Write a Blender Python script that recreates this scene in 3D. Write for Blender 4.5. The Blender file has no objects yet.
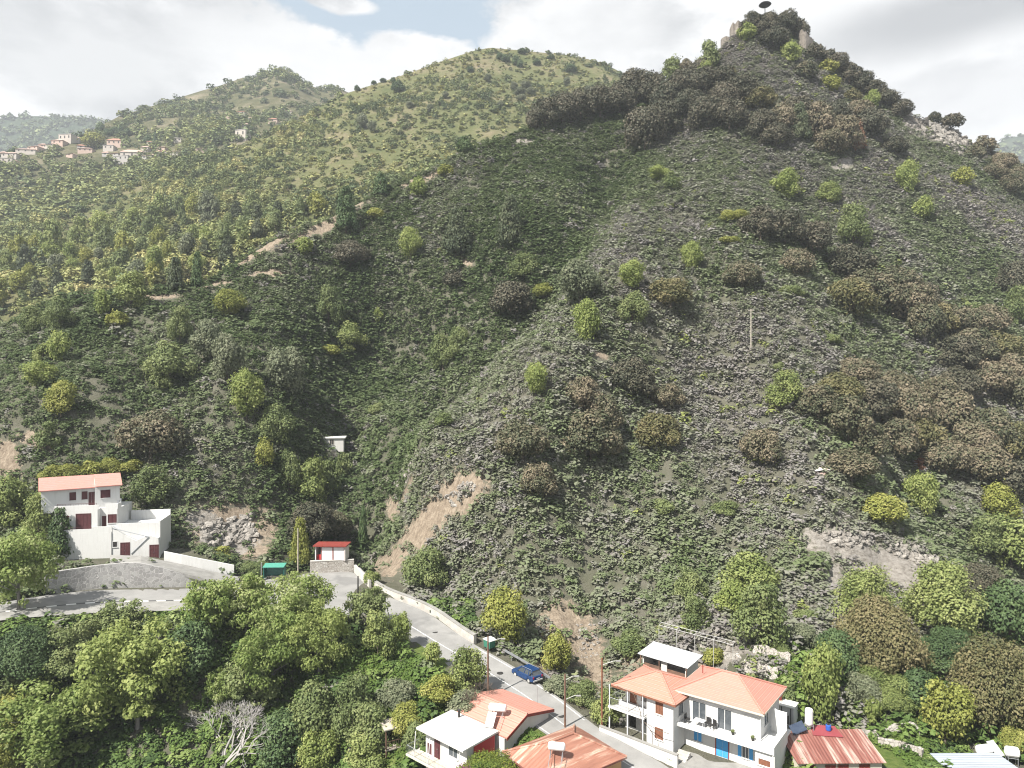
import bpy, bmesh, math, random
import numpy as np
from mathutils import Vector, Matrix
from mathutils.bvhtree import BVHTree

F = 700.0            # focal length in picture widths (pixels at 1024 wide)
CU, CV = 512.0, 384.0
R = math.radians
rng = np.random.default_rng(7)
scene = bpy.context.scene
COL = scene.collection

def W(u, v, Y):
    """world point at picture column u, row v and distance Y (the camera is the origin and looks along +Y)"""
    return Vector(((u - CU) / F * Y, Y, (CV - v) / F * Y))
def Wz(u, v, z):
    return W(u, v, -z * F / (v - CV))

# ------------------------------------------------------------------ objects
def tag(o, label=None, cat=None, group=None, kind=None):
    if label: o['label'] = label
    if cat: o['category'] = cat
    if group: o['group'] = group
    if kind: o['kind'] = kind
    return o
def empty(name, loc=(0, 0, 0), rz=0.0, label=None, cat=None, group=None):
    o = bpy.data.objects.new(name, None)
    o.empty_display_size = .3
    COL.objects.link(o); o.location = loc; o.rotation_euler = (0, 0, rz)
    return tag(o, label, cat, group)
def link(name, me, parent=None, loc=(0, 0, 0)):
    o = bpy.data.objects.new(name, me); COL.objects.link(o); o.location = loc
    if parent: o.parent = parent
    return o
def copy_tree(o, parent=None):
    c = o.copy(); COL.objects.link(c)
    if parent: c.parent = parent
    for ch in list(o.children): copy_tree(ch, c)
    return c

class MB:
    XF = None            # optional turn given to everything built while it is set
    def __init__(s): s.v = []; s.f = []
    def add(s, vs, fs):
        n = len(s.v); s.v += [tuple(p) for p in vs]; s.f += [tuple(i + n for i in f) for f in fs]; return s
    def box(s, x0, y0, z0, x1, y1, z1):
        return s.add([(x0,y0,z0),(x1,y0,z0),(x1,y1,z0),(x0,y1,z0),(x0,y0,z1),(x1,y0,z1),(x1,y1,z1),(x0,y1,z1)],
                     [(0,3,2,1),(4,5,6,7),(0,1,5,4),(1,2,6,5),(2,3,7,6),(3,0,4,7)])
    def prism(s, poly, y0, y1):
        """poly: (x, z) outline, counter-clockwise seen from the front (-y)"""
        n = len(poly)
        vs = [(x, y0, z) for x, z in poly] + [(x, y1, z) for x, z in poly]
        return s.add(vs, [tuple(range(n)), tuple(range(2*n-1, n-1, -1))] + [(i, i+n, (i+1) % n + n, (i+1) % n) for i in range(n)])
    def prism_x(s, poly, x0, x1):
        n = len(poly)
        vs = [(x0, y, z) for y, z in poly] + [(x1, y, z) for y, z in poly]
        return s.add(vs, [tuple(range(n-1, -1, -1)), tuple(range(n, 2*n))] + [(i, (i+1) % n, (i+1) % n + n, i+n) for i in range(n)])
    def slab(s, pts, t):
        """a plate whose top is the polygon pts (counter-clockwise from above), thickness t downwards"""
        n = len(pts)
        vs = [tuple(p) for p in pts] + [(p[0], p[1], p[2]-t) for p in pts]
        return s.add(vs, [tuple(range(n)), tuple(range(2*n-1, n-1, -1))] + [(i, i+n, (i+1) % n + n, (i+1) % n) for i in range(n)])
    def tube(s, p0, p1, r0, r1=None, n=8):
        r1 = r0 if r1 is None else r1
        p0, p1 = Vector(p0), Vector(p1); d = (p1-p0).normalized()
        a = d.orthogonal().normalized(); b = d.cross(a)
        vs = []
        for p, r in ((p0, r0), (p1, r1)):
            for k in range(n):
                t = 2*math.pi*k/n; vs.append(p + (a*math.cos(t)+b*math.sin(t))*r)
        return s.add(vs, [tuple(range(n-1,-1,-1)), tuple(range(n, 2*n))] + [(k, (k+1)%n, (k+1)%n+n, k+n) for k in range(n)])
    def lathe(s, prof, axis='z', c=(0,0,0), n=16):
        vs = []; fs = []
        for r, h in prof:
            for k in range(n):
                t = 2*math.pi*k/n
                p = (r*math.cos(t), r*math.sin(t), h) if axis == 'z' else ((h, r*math.cos(t), r*math.sin(t)) if axis == 'x' else (r*math.sin(t), h, r*math.cos(t)))
                vs.append((p[0]+c[0], p[1]+c[1], p[2]+c[2]))
        for i in range(len(prof)-1):
            for k in range(n):
                fs.append((i*n+k, i*n+(k+1)%n, (i+1)*n+(k+1)%n, (i+1)*n+k))
        fs.append(tuple(range(n-1,-1,-1))); fs.append(tuple(range((len(prof)-1)*n, len(prof)*n)))
        return s.add(vs, fs)
    def mesh(s, name, mat, bevel=0, smooth=False):
        me = bpy.data.meshes.new(name); me.from_pydata([MB.XF @ Vector(p) for p in s.v] if MB.XF else s.v, [], s.f)
        bm = bmesh.new(); bm.from_mesh(me); bmesh.ops.recalc_face_normals(bm, faces=bm.faces)
        if bevel:
            bmesh.ops.bevel(bm, geom=list(bm.edges), offset=bevel, segments=1, affect='EDGES', clamp_overlap=True)
        if smooth:
            for f in bm.faces: f.smooth = True
        bm.to_mesh(me); bm.free()
        me.materials.append(mat); return me
    def build(s, name, mat, parent=None, bevel=0, smooth=False):
        return link(name, s.mesh(name, mat, bevel, smooth), parent)

# ------------------------------------------------------------------ materials
def nodes_of(name):
    m = bpy.data.materials.new(name); m.use_nodes = True
    nt = m.node_tree; return m, nt, nt.nodes['Principled BSDF']
def N(nt, typ, **kw):
    n = nt.nodes.new(typ)
    for k, v in kw.items():
        if k.startswith('i_'):
            n.inputs[k[2:].replace('_', ' ')].default_value = v
        else: setattr(n, k, v)
    return n
def ramp(nt, stops, interp='LINEAR'):
    n = nt.nodes.new('ShaderNodeValToRGB'); cr = n.color_ramp; cr.interpolation = interp
    while len(cr.elements) < len(stops): cr.elements.new(.5)
    for e, (p, c) in zip(cr.elements, stops): e.position = p; e.color = (*c, 1)
    return n
def L(nt, a, b): nt.links.new(a, b)
def mix(nt, fac, a, b, mode='MIX'):
    n = nt.nodes.new('ShaderNodeMix'); n.data_type = 'RGBA'; n.blend_type = mode
    for sock, val in ((n.inputs[0], fac), (n.inputs[6], a), (n.inputs[7], b)):
        if hasattr(val, 'is_linked') or hasattr(val, 'links'): L(nt, val, sock)
        elif isinstance(val, (int, float)): sock.default_value = val
        else: sock.default_value = (*val, 1)
    return n.outputs[2]
def math_n(nt, op, a, b=None, c=None, clamp=False):
    n = nt.nodes.new('ShaderNodeMath'); n.operation = op; n.use_clamp = clamp
    for i, val in enumerate((a, b, c)):
        if val is None: continue
        if isinstance(val, (int, float)): n.inputs[i].default_value = val
        else: L(nt, val, n.inputs[i])
    return n.outputs[0]
def noise(nt, vec, scale, detail=4, rough=.6):
    n = N(nt, 'ShaderNodeTexNoise'); n.inputs['Scale'].default_value = scale
    n.inputs['Detail'].default_value = detail; n.inputs['Roughness'].default_value = rough
    if vec is not None: L(nt, vec, n.inputs['Vector'])
    return n.outputs['Fac']
def coord(nt): return N(nt, 'ShaderNodeTexCoord').outputs['Object']
def bump(nt, h, bs, strength=.4, dist=.05):
    b = N(nt, 'ShaderNodeBump'); b.inputs['Strength'].default_value = strength; b.inputs['Distance'].default_value = dist
    L(nt, h, b.inputs['Height']); L(nt, b.outputs[0], bs.inputs['Normal'])

def plain(name, c0, c1=None, scale=1.2, rough=.8, metal=0, bmp=0.0, spec=.3, lo=.35, hi=.65):
    m, nt, bs = nodes_of(name)
    c1 = c1 or tuple(x*.8 for x in c0)
    co = coord(nt); f = noise(nt, co, scale, 6)
    r = ramp(nt, [(lo, c0), (hi, c1)]); L(nt, f, r.inputs[0]); L(nt, r.outputs[0], bs.inputs['Base Color'])
    bs.inputs['Roughness'].default_value = rough; bs.inputs['Metallic'].default_value = metal
    bs.inputs['Specular IOR Level'].default_value = spec
    if bmp: bump(nt, noise(nt, co, scale*8, 4), bs, bmp)
    return m
def plaster(name, c, dirt=(.5,.46,.4)):
    """painted render with rain streaks and faint blotches"""
    m, nt, bs = nodes_of(name)
    co = coord(nt)
    mp = N(nt, 'ShaderNodeMapping'); L(nt, co, mp.inputs[0]); mp.inputs['Scale'].default_value = (2.2, 2.2, .25)
    st = ramp(nt, [(.5, (0,0,0)), (.75, (1,1,1))]); L(nt, noise(nt, mp.outputs[0], 1.5, 5), st.inputs[0])
    bl = ramp(nt, [(.45, (0,0,0)), (.8, (1,1,1))]); L(nt, noise(nt, co, .7, 6), bl.inputs[0])
    a = mix(nt, math_n(nt, 'MULTIPLY', st.outputs[0], .35), c, dirt)
    a = mix(nt, math_n(nt, 'MULTIPLY', bl.outputs[0], .3), a, tuple(x*.82 for x in c))
    L(nt, a, bs.inputs['Base Color']); bs.inputs['Roughness'].default_value = .85
    bump(nt, noise(nt, co, 14, 4), bs, .15, .02)
    return m
def tiles(name, c0=(.35,.15,.117), c1=(.4,.19,.155), pitch=5.5, joint=(.33,.12,.09)):
    """clay tile courses running level round every slope, the joints a little darker, some tiles bleached"""
    m, nt, bs = nodes_of(name)
    co = coord(nt); sx = N(nt, 'ShaderNodeSeparateXYZ'); L(nt, co, sx.inputs[0])
    z = math_n(nt, 'MULTIPLY', sx.outputs['Z'], pitch)
    fr = math_n(nt, 'FRACT', z)
    r = ramp(nt, [(0, (.45,.235,.19)), (.14, (.45,.235,.19)), (.22, c0), (.8, c1), (.93, joint), (1, joint)]); L(nt, fr, r.inputs[0])
    nz = ramp(nt, [(.35, (0,0,0)), (.7, (1,1,1))]); L(nt, noise(nt, co, 1.1, 6), nz.inputs[0])
    a = mix(nt, math_n(nt, 'MULTIPLY', nz.outputs[0], .3), r.outputs[0], (.44,.24,.2))
    vo = N(nt, 'ShaderNodeTexVoronoi'); vo.inputs['Scale'].default_value = 3.2; L(nt, co, vo.inputs['Vector'])
    hs = N(nt, 'ShaderNodeSeparateColor'); L(nt, vo.outputs['Color'], hs.inputs[0])
    a = mix(nt, math_n(nt, 'MULTIPLY', hs.outputs[0], .3), a, (.4,.17,.11))
    L(nt, a, bs.inputs['Base Color']); bs.inputs['Roughness'].default_value = .8
    bump(nt, fr, bs, .5, .06)
    return m
def rusty(name, pitch=1.6, axis='X', pale=(.36,.27,.23), rust0=(.13,.042,.033), rust1=(.2,.078,.06), amt=.5):
    """corrugated sheet, ribs along the fall, rusted in long streaks with pale sheet showing through"""
    m, nt, bs = nodes_of(name)
    co = coord(nt); sx = N(nt, 'ShaderNodeSeparateXYZ'); L(nt, co, sx.inputs[0])
    t = math_n(nt, 'MULTIPLY', sx.outputs[axis], 2*math.pi*pitch*3)
    s = math_n(nt, 'SINE', t)
    mp = N(nt, 'ShaderNodeMapping'); L(nt, co, mp.inputs[0])
    mp.inputs['Scale'].default_value = (pitch*1.6, .12, .12) if axis == 'X' else (.12, pitch*1.6, .12)
    f = noise(nt, mp.outputs[0], 1.3, 7, .65)
    r = ramp(nt, [(.3, rust0), (amt, rust1), (amt+.06, tuple(.55*a_+.45*b_ for a_, b_ in zip(rust1, pale))), (amt+.12, pale)]); L(nt, f, r.inputs[0])
    L(nt, r.outputs[0], bs.inputs['Base Color']); bs.inputs['Roughness'].default_value = .7
    bump(nt, s, bs, .6, .04)
    return m
def stones(name, c0=(.34,.31,.28), c1=(.5,.48,.45), joint=(.16,.14,.12), scale=2.4, jw=.06, bstr=.7):
    m, nt, bs = nodes_of(name)
    co = coord(nt)
    vo = N(nt, 'ShaderNodeTexVoronoi', feature='DISTANCE_TO_EDGE'); vo.inputs['Scale'].default_value = scale; L(nt, co, vo.inputs['Vector'])
    vc = N(nt, 'ShaderNodeTexVoronoi'); vc.inputs['Scale'].default_value = scale; L(nt, co, vc.inputs['Vector'])
    hs = N(nt, 'ShaderNodeSeparateColor'); L(nt, vc.outputs['Color'], hs.inputs[0])
    a = mix(nt, hs.outputs[0], c0, c1)
    a = mix(nt, math_n(nt, 'MULTIPLY', noise(nt, co, scale*2.5), .5), a, (.2,.18,.15))
    e = ramp(nt, [(0, (0,0,0)), (jw, (1,1,1))]); L(nt, vo.outputs['Distance'], e.inputs[0])
    a = mix(nt, e.outputs[0], joint, a)
    L(nt, a, bs.inputs['Base Color']); bs.inputs['Roughness'].default_value = .9
    bump(nt, e.outputs[0], bs, bstr, .08)
    return m
def leaf(name, stops, rnd=.25, transl=.3, spec=.25):
    """foliage: colour from each spray's own tint and from the plant"""
    m, nt, bs = nodes_of(name)
    at = N(nt, 'ShaderNodeAttribute', attribute_name='tint'); oi = N(nt, 'ShaderNodeObjectInfo')
    t = math_n(nt, 'ADD', at.outputs['Fac'], math_n(nt, 'MULTIPLY', math_n(nt, 'SUBTRACT', oi.outputs['Random'], .5), rnd), clamp=True)
    r = ramp(nt, stops); L(nt, t, r.inputs[0])
    bs.inputs['Roughness'].default_value = .6; bs.inputs['Specular IOR Level'].default_value = spec
    L(nt, r.outputs[0], bs.inputs['Base Color'])
    tr = N(nt, 'ShaderNodeBsdfTranslucent'); L(nt, r.outputs[0], tr.inputs['Color'])
    mx = N(nt, 'ShaderNodeMixShader'); mx.inputs[0].default_value = transl
    L(nt, bs.outputs[0], mx.inputs[1]); L(nt, tr.outputs[0], mx.inputs[2])
    L(nt, mx.outputs[0], nt.nodes['Material Output'].inputs[0])
    return m

M = {}
M['white'] = plaster('white_plaster', (.55,.55,.54), (.37,.355,.33))
M['cream'] = plaster('cream_plaster', (.5,.46,.38))
M['ochre'] = plaster('ochre_wall', (.5,.3,.15), (.35,.2,.1))
M['grey_render'] = plaster('grey_render', (.5,.49,.47), (.3,.28,.25))
M['tile'] = tiles('clay_tiles')
M['tile_orange'] = tiles('orange_clay_tiles', (.36,.15,.105), (.41,.195,.145), 5.0)
M['tile_pale'] = tiles('pale_clay_tiles', (.38,.175,.135), (.42,.215,.175), 3.4)
M['tile_pink'] = tiles('pink_clay_tiles', (.42,.18,.16), (.46,.225,.2), 4.0, (.5,.2,.18))
M['rust'] = rusty('rusted_sheet', 1.0, 'X', amt=.5)
M['rust_hip'] = rusty('rusted_sheet_hip', .7, 'X', (.42,.32,.25), (.19,.08,.054), (.27,.125,.085), .52)
M['sheet'] = plain('pale_sheet_roof', (.5,.51,.52), (.42,.42,.43), .6, .55)
M['white_roof'] = plain('white_flat_roof', (.6,.595,.575), (.5,.485,.46), .5, .8)
M['metal'] = plain('grey_metal', (.38,.4,.42), (.3,.31,.33), 2, .45, .6)
M['dark'] = plain('dark_opening', (.02,.02,.022), (.035,.033,.03), 2, .6)
M['glass'] = plain('window_glass', (.045,.055,.065), (.08,.09,.1), .8, .12, 0, 0, .6)
M['maroon'] = plain('maroon_shutter', (.07,.022,.026), (.09,.03,.032), 3, .6)
M['brown'] = plain('brown_wood', (.2,.085,.05), (.14,.06,.035), 3, .7)
M['wood'] = plain('weathered_wood', (.17,.1,.07), (.1,.06,.045), 2.5, .85)
M['palewood'] = plain('pale_wood', (.42,.38,.32), (.3,.27,.23), 2.5, .85)
M['blue'] = plain('blue_paint', (.05,.26,.55), (.06,.3,.6), 2, .5)
M['red'] = plain('red_paint', (.42,.03,.035), (.36,.03,.03), 2, .6)
M['redfascia'] = plain('red_fascia', (.22,.04,.03), (.17,.035,.028), 2, .6)
M['tank'] = plain('white_tank', (.66,.66,.66), (.58,.58,.58), 1, .35, 0, 0, .5)
M['solar'] = plain('solar_glass', (.03,.045,.08), (.05,.07,.11), 1, .12, .3, 0, .7)
M['conc'] = plain('concrete', (.47,.45,.42), (.36,.34,.31), .9, .9, 0, .2)
M['conc_pale'] = plain('pale_concrete', (.27,.265,.25), (.2,.195,.185), .7, .9, 0, .2)
M['stone'] = stones('rubble_stone')
M['stone_pale'] = stones('pale_dry_stone', (.4,.37,.34), (.58,.55,.51), (.2,.18,.15), 2.8)
M['stone_grey'] = stones('grey_block_stone', (.22,.22,.225), (.36,.36,.36), (.42,.41,.4), 1.7, .05, .5)
M['castle'] = stones('old_castle_stone', (.15,.13,.11), (.24,.21,.185), (.09,.08,.07), .9, .05, .6)
M['teal'] = plain('teal_panel', (.015,.11,.095), (.02,.13,.11), 2, .35, 0, 0, .5)
M['tealroof'] = plain('green_shelter_roof', (.07,.27,.21), (.09,.3,.23), 2, .3, 0, 0, .5)
M['binpaint'] = plain('green_bin', (.03,.13,.09), (.035,.15,.1), 2, .5)
M['cable'] = plain('galvanised_pipe', (.4,.4,.39), (.33,.33,.32), 2, .5)
M['bluebin'] = plain('blue_plastic', (.03,.09,.35), (.03,.1,.4), 2, .4)
M['maroonsheet'] = plain('maroon_sheet', (.24,.05,.06), (.2,.045,.05), 1, .6)
M['carpaint'] = plain('blue_car_paint', (.008,.038,.13), (.01,.045,.14), 1, .22, .2, 0, .6)
M['rubber'] = plain('tyre_rubber', (.018,.018,.018), (.03,.03,.03), 3, .8)
M['lamp'] = plain('lamp_glass', (.26,.26,.25), (.22,.22,.21), 3, .2)
M['redlamp'] = plain('red_lamp_glass', (.4,.02,.02), (.35,.02,.02), 3, .2)
M['yellow'] = plain('yellow_post', (.55,.36,.08), (.45,.3,.07), 3, .6)
M['tarp'] = plain('pale_tarp', (.72,.7,.69), (.55,.45,.42), 2, .8)
M['bark'] = plain('bark', (.09,.07,.055), (.14,.115,.095), 4, .95, 0, .4)
M['palebark'] = plain('bleached_bark', (.22,.21,.2), (.31,.295,.285), 3, .95, 0, .3)
M['greybark'] = plain('grey_bark', (.17,.155,.145), (.25,.235,.22), 3, .95, 0, .3)

def asphalt():
    m, nt, bs = nodes_of('worn_asphalt')
    co = coord(nt)
    a = ramp(nt, [(.3, (.2,.197,.19)), (.7, (.28,.275,.265))]); L(nt, noise(nt, co, .35, 6), a.inputs[0])
    fine = noise(nt, co, 9, 3)
    c = mix(nt, math_n(nt, 'MULTIPLY', fine, .35), a.outputs[0], (.1,.1,.1))
    pt = ramp(nt, [(.62, (0,0,0)), (.66, (1,1,1))]); L(nt, noise(nt, co, .12, 3), pt.inputs[0])
    c = mix(nt, math_n(nt, 'MULTIPLY', pt.outputs[0], .55), c, (.13,.13,.128))
    L(nt, c, bs.inputs['Base Color']); bs.inputs['Roughness'].default_value = .9
    bump(nt, fine, bs, .2, .02)
    return m
M['asphalt'] = asphalt()
M['paint'] = plain('road_paint', (.6,.6,.58), (.4,.4,.39), 1.5, .8)
def kerbmat():
    m, nt, bs = nodes_of('striped_kerb')
    uv = N(nt, 'ShaderNodeAttribute', attribute_name='run')
    fr = math_n(nt, 'FRACT', math_n(nt, 'MULTIPLY', uv.outputs['Fac'], .42))
    r = ramp(nt, [(0, (.7,.69,.66)), (.52, (.06,.06,.06))], 'CONSTANT'); L(nt, fr, r.inputs[0])
    L(nt, r.outputs[0], bs.inputs['Base Color']); bs.inputs['Roughness'].default_value = .8
    return m
M['kerb'] = kerbmat()

def ground_mat():
    m, nt, bs = nodes_of('hillside_ground')
    co = coord(nt)
    def at(n): return N(nt, 'ShaderNodeAttribute', attribute_name=n).outputs['Fac']
    n1 = noise(nt, co, .16, 7, .65); n2 = noise(nt, co, 1.1, 6, .7)
    base = ramp(nt, [(.3, (.07,.075,.05)), (.5, (.11,.105,.082)), (.7, (.155,.14,.125))]); L(nt, n1, base.inputs[0])
    c = mix(nt, math_n(nt, 'MULTIPLY', n2, .7), base.outputs[0], (.075,.08,.05))
    def masked(c, attr, col, thr, soft, nz):
        f = math_n(nt, 'ADD', at(attr), math_n(nt, 'MULTIPLY', math_n(nt, 'SUBTRACT', nz, .5), 1.9))
        r = ramp(nt, [(thr, (0,0,0)), (thr+soft, (1,1,1))]); L(nt, f, r.inputs[0])
        return mix(nt, r.outputs[0], c, col)
    gr = ramp(nt, [(.35, (.06,.1,.022)), (.65, (.12,.15,.045))]); L(nt, n2, gr.inputs[0])
    mq = N(nt, 'ShaderNodeMapping'); L(nt, co, mq.inputs[0]); mq.inputs['Scale'].default_value = (1, 1, .3)
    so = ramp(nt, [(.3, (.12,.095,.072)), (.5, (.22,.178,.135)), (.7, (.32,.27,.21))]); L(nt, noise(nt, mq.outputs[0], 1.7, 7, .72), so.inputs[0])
    mp = N(nt, 'ShaderNodeMapping'); L(nt, co, mp.inputs[0]); mp.inputs['Scale'].default_value = (1, 1, 2.6); mp.inputs['Rotation'].default_value = (.5, .35, .2)
    cr = ramp(nt, [(.36, (.09,.08,.07)), (.46, (.2,.185,.165)), (.58, (.28,.262,.24)), (.7, (.35,.33,.3))]); L(nt, noise(nt, mp.outputs[0], .9, 8, .7), cr.inputs[0])
    ro = mix(nt, math_n(nt, 'MULTIPLY', n2, .6), cr.outputs[0], (.2,.18,.155))
    c = masked(c, 'grass', gr.outputs[0], .45, .2, n2)
    c = masked(c, 'soil_litcrest', so.outputs[0], .45, .2, n2)
    c = masked(c, 'rock', ro, .45, .2, n2)
    L(nt, c, bs.inputs['Base Color']); bs.inputs['Roughness'].default_value = .95; bs.inputs['Specular IOR Level'].default_value = .1
    bump(nt, noise(nt, co, 1.6, 8, .7), bs, .9, .5)
    return m
M['ground'] = ground_mat()
def far_mat(name, c0, c1, c2, s=.05):
    m, nt, bs = nodes_of(name)
    co = coord(nt); r = ramp(nt, [(.32, c0), (.5, c1), (.68, c2)]); L(nt, noise(nt, co, s, 9, .7), r.inputs[0])
    L(nt, r.outputs[0], bs.inputs['Base Color']); bs.inputs['Roughness'].default_value = 1; bs.inputs['Specular IOR Level'].default_value = 0
    bump(nt, noise(nt, co, s*4, 6, .7), bs, .8, 3)
    return m
M['midground'] = far_mat('mid_hill_ground', (.07,.085,.038), (.11,.115,.056), (.18,.152,.1), .03)
M['farground'] = far_mat('far_hill_ground', (.045,.055,.03), (.09,.088,.05), (.19,.165,.12), .03)
M['farwood'] = far_mat('distant_wooded_hill', (.03,.045,.03), (.04,.055,.035), (.06,.07,.045), .03)

M['scrub'] = leaf('scrub_leaves', [(0,(0.080,0.114,0.048)),(.2,(0.135,0.173,0.080)),(.4,(0.188,0.217,0.128)),(.54,(0.228,0.234,0.180)),(.68,(0.258,0.242,0.237)),(.82,(0.251,0.234,0.207)),(.92,(0.228,0.268,0.103)),(1,(0.274,0.308,0.103))], 0, .35, .1)
M['midwood'] = leaf('mid_wood_leaves', [(0,(0.090,0.122,0.061)),(.35,(0.180,0.213,0.088)),(.6,(0.276,0.287,0.116)),(.85,(0.348,0.329,0.143)),(1,(0.384,0.342,0.165))], 0, .15, .15)
M['under'] = leaf('undergrowth_leaves', [(0,(0.041,0.071,0.024)),(.4,(0.087,0.138,0.037)),(.7,(0.147,0.207,0.054)),(1,(0.223,0.269,0.107))], 0, .2, .2)
M['grassblade'] = leaf('grass_blades', [(0,(0.060,0.102,0.024)),(.5,(0.102,0.162,0.036)),(1,(0.180,0.216,0.072))], 0, .3, .15)
M['oak'] = leaf('oak_leaves', [(0,(0.050,0.062,0.033)),(.35,(0.094,0.097,0.055)),(.65,(0.160,0.138,0.090)),(1,(0.231,0.189,0.130))], .35, .15)
M['darkoak'] = leaf('dark_oak_leaves', [(0,(0.032,0.041,0.023)),(.5,(0.074,0.073,0.048)),(1,(0.137,0.119,0.084))], .35, .12)
M['golden'] = leaf('golden_oak_leaves', [(0,(.06,.07,.03)),(.45,(.13,.125,.055)),(1,(.225,.19,.1))], .25, .2)
M['olive'] = leaf('olive_green_leaves', [(0,(0.086,0.119,0.035)),(.5,(0.186,0.225,0.074)),(1,(0.298,0.323,0.125))], .25, .25)
M['yellow_leaf'] = leaf('yellow_green_leaves', [(0,(0.127,0.148,0.035)),(.5,(0.240,0.258,0.063)),(1,(0.354,0.342,0.108))], .25, .3)
M['bright'] = leaf('bright_green_leaves', [(0,(0.132,0.175,0.050)),(.5,(0.264,0.316,0.099)),(1,(0.396,0.421,0.165))], .3, .45)
M['green'] = leaf('green_leaves', [(0,(0.074,0.105,0.039)),(.5,(0.150,0.187,0.072)),(1,(0.240,0.269,0.116))], .3, .3)
M['greygreen'] = leaf('grey_green_leaves', [(0,(0.085,0.104,0.060)),(.5,(0.156,0.176,0.104)),(1,(0.247,0.254,0.169))], .25, .25)
M['darkgreen'] = leaf('dark_green_leaves', [(0,(0.031,0.058,0.022)),(.5,(0.065,0.104,0.040)),(1,(0.112,0.156,0.062))], .25, .15)
M['pineleaf'] = leaf('pine_needles', [(0,(.035,.052,.028)),(.5,(.08,.1,.052)),(1,(.14,.15,.085))], .3, .25)
M['rock'] = stones('grey_rock', (.16,.148,.135), (.29,.272,.25), (.1,.092,.08), .9, .03, .9)
M['plane'] = leaf('pale_new_leaves', [(0,(0.115,0.171,0.047)),(.5,(0.232,0.295,0.088)),(.85,(0.358,0.393,0.176)),(1,(0.427,0.459,0.245))], .3, .45)
M['redleaf'] = leaf('rust_leaves', [(0,(.1,.05,.03)),(.5,(.2,.1,.06)),(1,(.28,.15,.09))], .2, .25)
M['twig'] = leaf('bare_twigs', [(0,(.14,.12,.105)),(1,(.3,.27,.25))], .2, .0)
M['flower'] = leaf('garden_flowers', [(0,(.04,.08,.02)),(.55,(.13,.17,.03)),(.75,(.22,.24,.04)),(.82,(.16,.04,.13)),(1,(.25,.07,.18))], .1, .3)
# ------------------------------------------------------------------ noise
_lat = np.random.default_rng(3).random((256, 256))
def vnoise(x, y):
    xi = np.floor(x).astype(int); yi = np.floor(y).astype(int); fx = x-xi; fy = y-yi
    fx = fx*fx*(3-2*fx); fy = fy*fy*(3-2*fy)
    a = _lat[xi & 255, yi & 255]; b = _lat[(xi+1) & 255, yi & 255]; c = _lat[xi & 255, (yi+1) & 255]; d = _lat[(xi+1) & 255, (yi+1) & 255]
    return (a*(1-fx)+b*fx)*(1-fy)+(c*(1-fx)+d*fx)*fy - .5
def fbm(x, y, s, o=4):
    t = 0; a = 1.0
    for k in range(o):
        t = t + a*vnoise(x/s+17.3*k, y/s+5.1*k); s *= .5; a *= .5
    return t

# ------------------------------------------------------------------ the road, as pairs of (inner edge, outer edge)
ROADP = [
 ((640,800,-40.3),(706,800,-40.2)), ((598,768,-39.5),(667,766,-39.4)), ((560,744,-39.0),(604,731,-38.9)), ((528,722,-38.6),(575,709,-38.5)),
 ((496,696,-38.0),(553,694,-38.2)), ((455,672,-37.3),(514,668,-37.6)), ((409,645,-36.4),(466,640,-36.6)), ((375,628,-35.5),(433,617,-35.7)),
 ((350,616,-34.6),(411,607,-35.1)), ((330,611,-34.3),(383,595,-34.6)), ((318,609,-34.2),(362,580,-34.2)), ((305,608,-34.1),(350,572,-34.1)),
 ((285,607,-34.0),(310,573,-33.9)), ((255,607,-33.8),(262,582,-33.8)), ((225,608,-33.5),(232,584,-33.5)), ((200,609,-33.3),(190,588,-33.2)),
 ((150,610,-32.9),(140,589,-32.8)), ((100,612,-32.6),(90,590,-32.4)), ((50,615,-32.2),(40,596,-32.1)), ((0,620,-32.0),(-5,603,-31.9)),
 ((-80,632,-31.8),(-80,612,-31.7)), ((-220,655,-31.8),(-220,630,-31.7))]
RI = np.array([Wz(*a) for a, b in ROADP]); RO = np.array([Wz(*b) for a, b in ROADP])
def dens(P, k=8):
    """Catmull-Rom through the points, k steps each"""
    Q = np.vstack([2*P[0]-P[1], P, 2*P[-1]-P[-2]]); out = []
    for i in range(1, len(Q)-2):
        for j in range(k):
            t = j/k; a, b, c, d = Q[i-1], Q[i], Q[i+1], Q[i+2]
            out.append(.5*((2*b)+(c-a)*t+(2*a-5*b+4*c-d)*t*t+(3*b-a-3*c+d)*t**3))
    out.append(P[-1]); return np.array(out)
RId, ROd = dens(RI), dens(RO)
RC = (RId+ROd)/2; RHW = np.linalg.norm((ROd-RId)[:, :2], axis=1)/2
zavg = (RId[:, 2]+ROd[:, 2])/2
RId[:, 2] = zavg; ROd[:, 2] = zavg; RC[:, 2] = zavg

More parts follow.
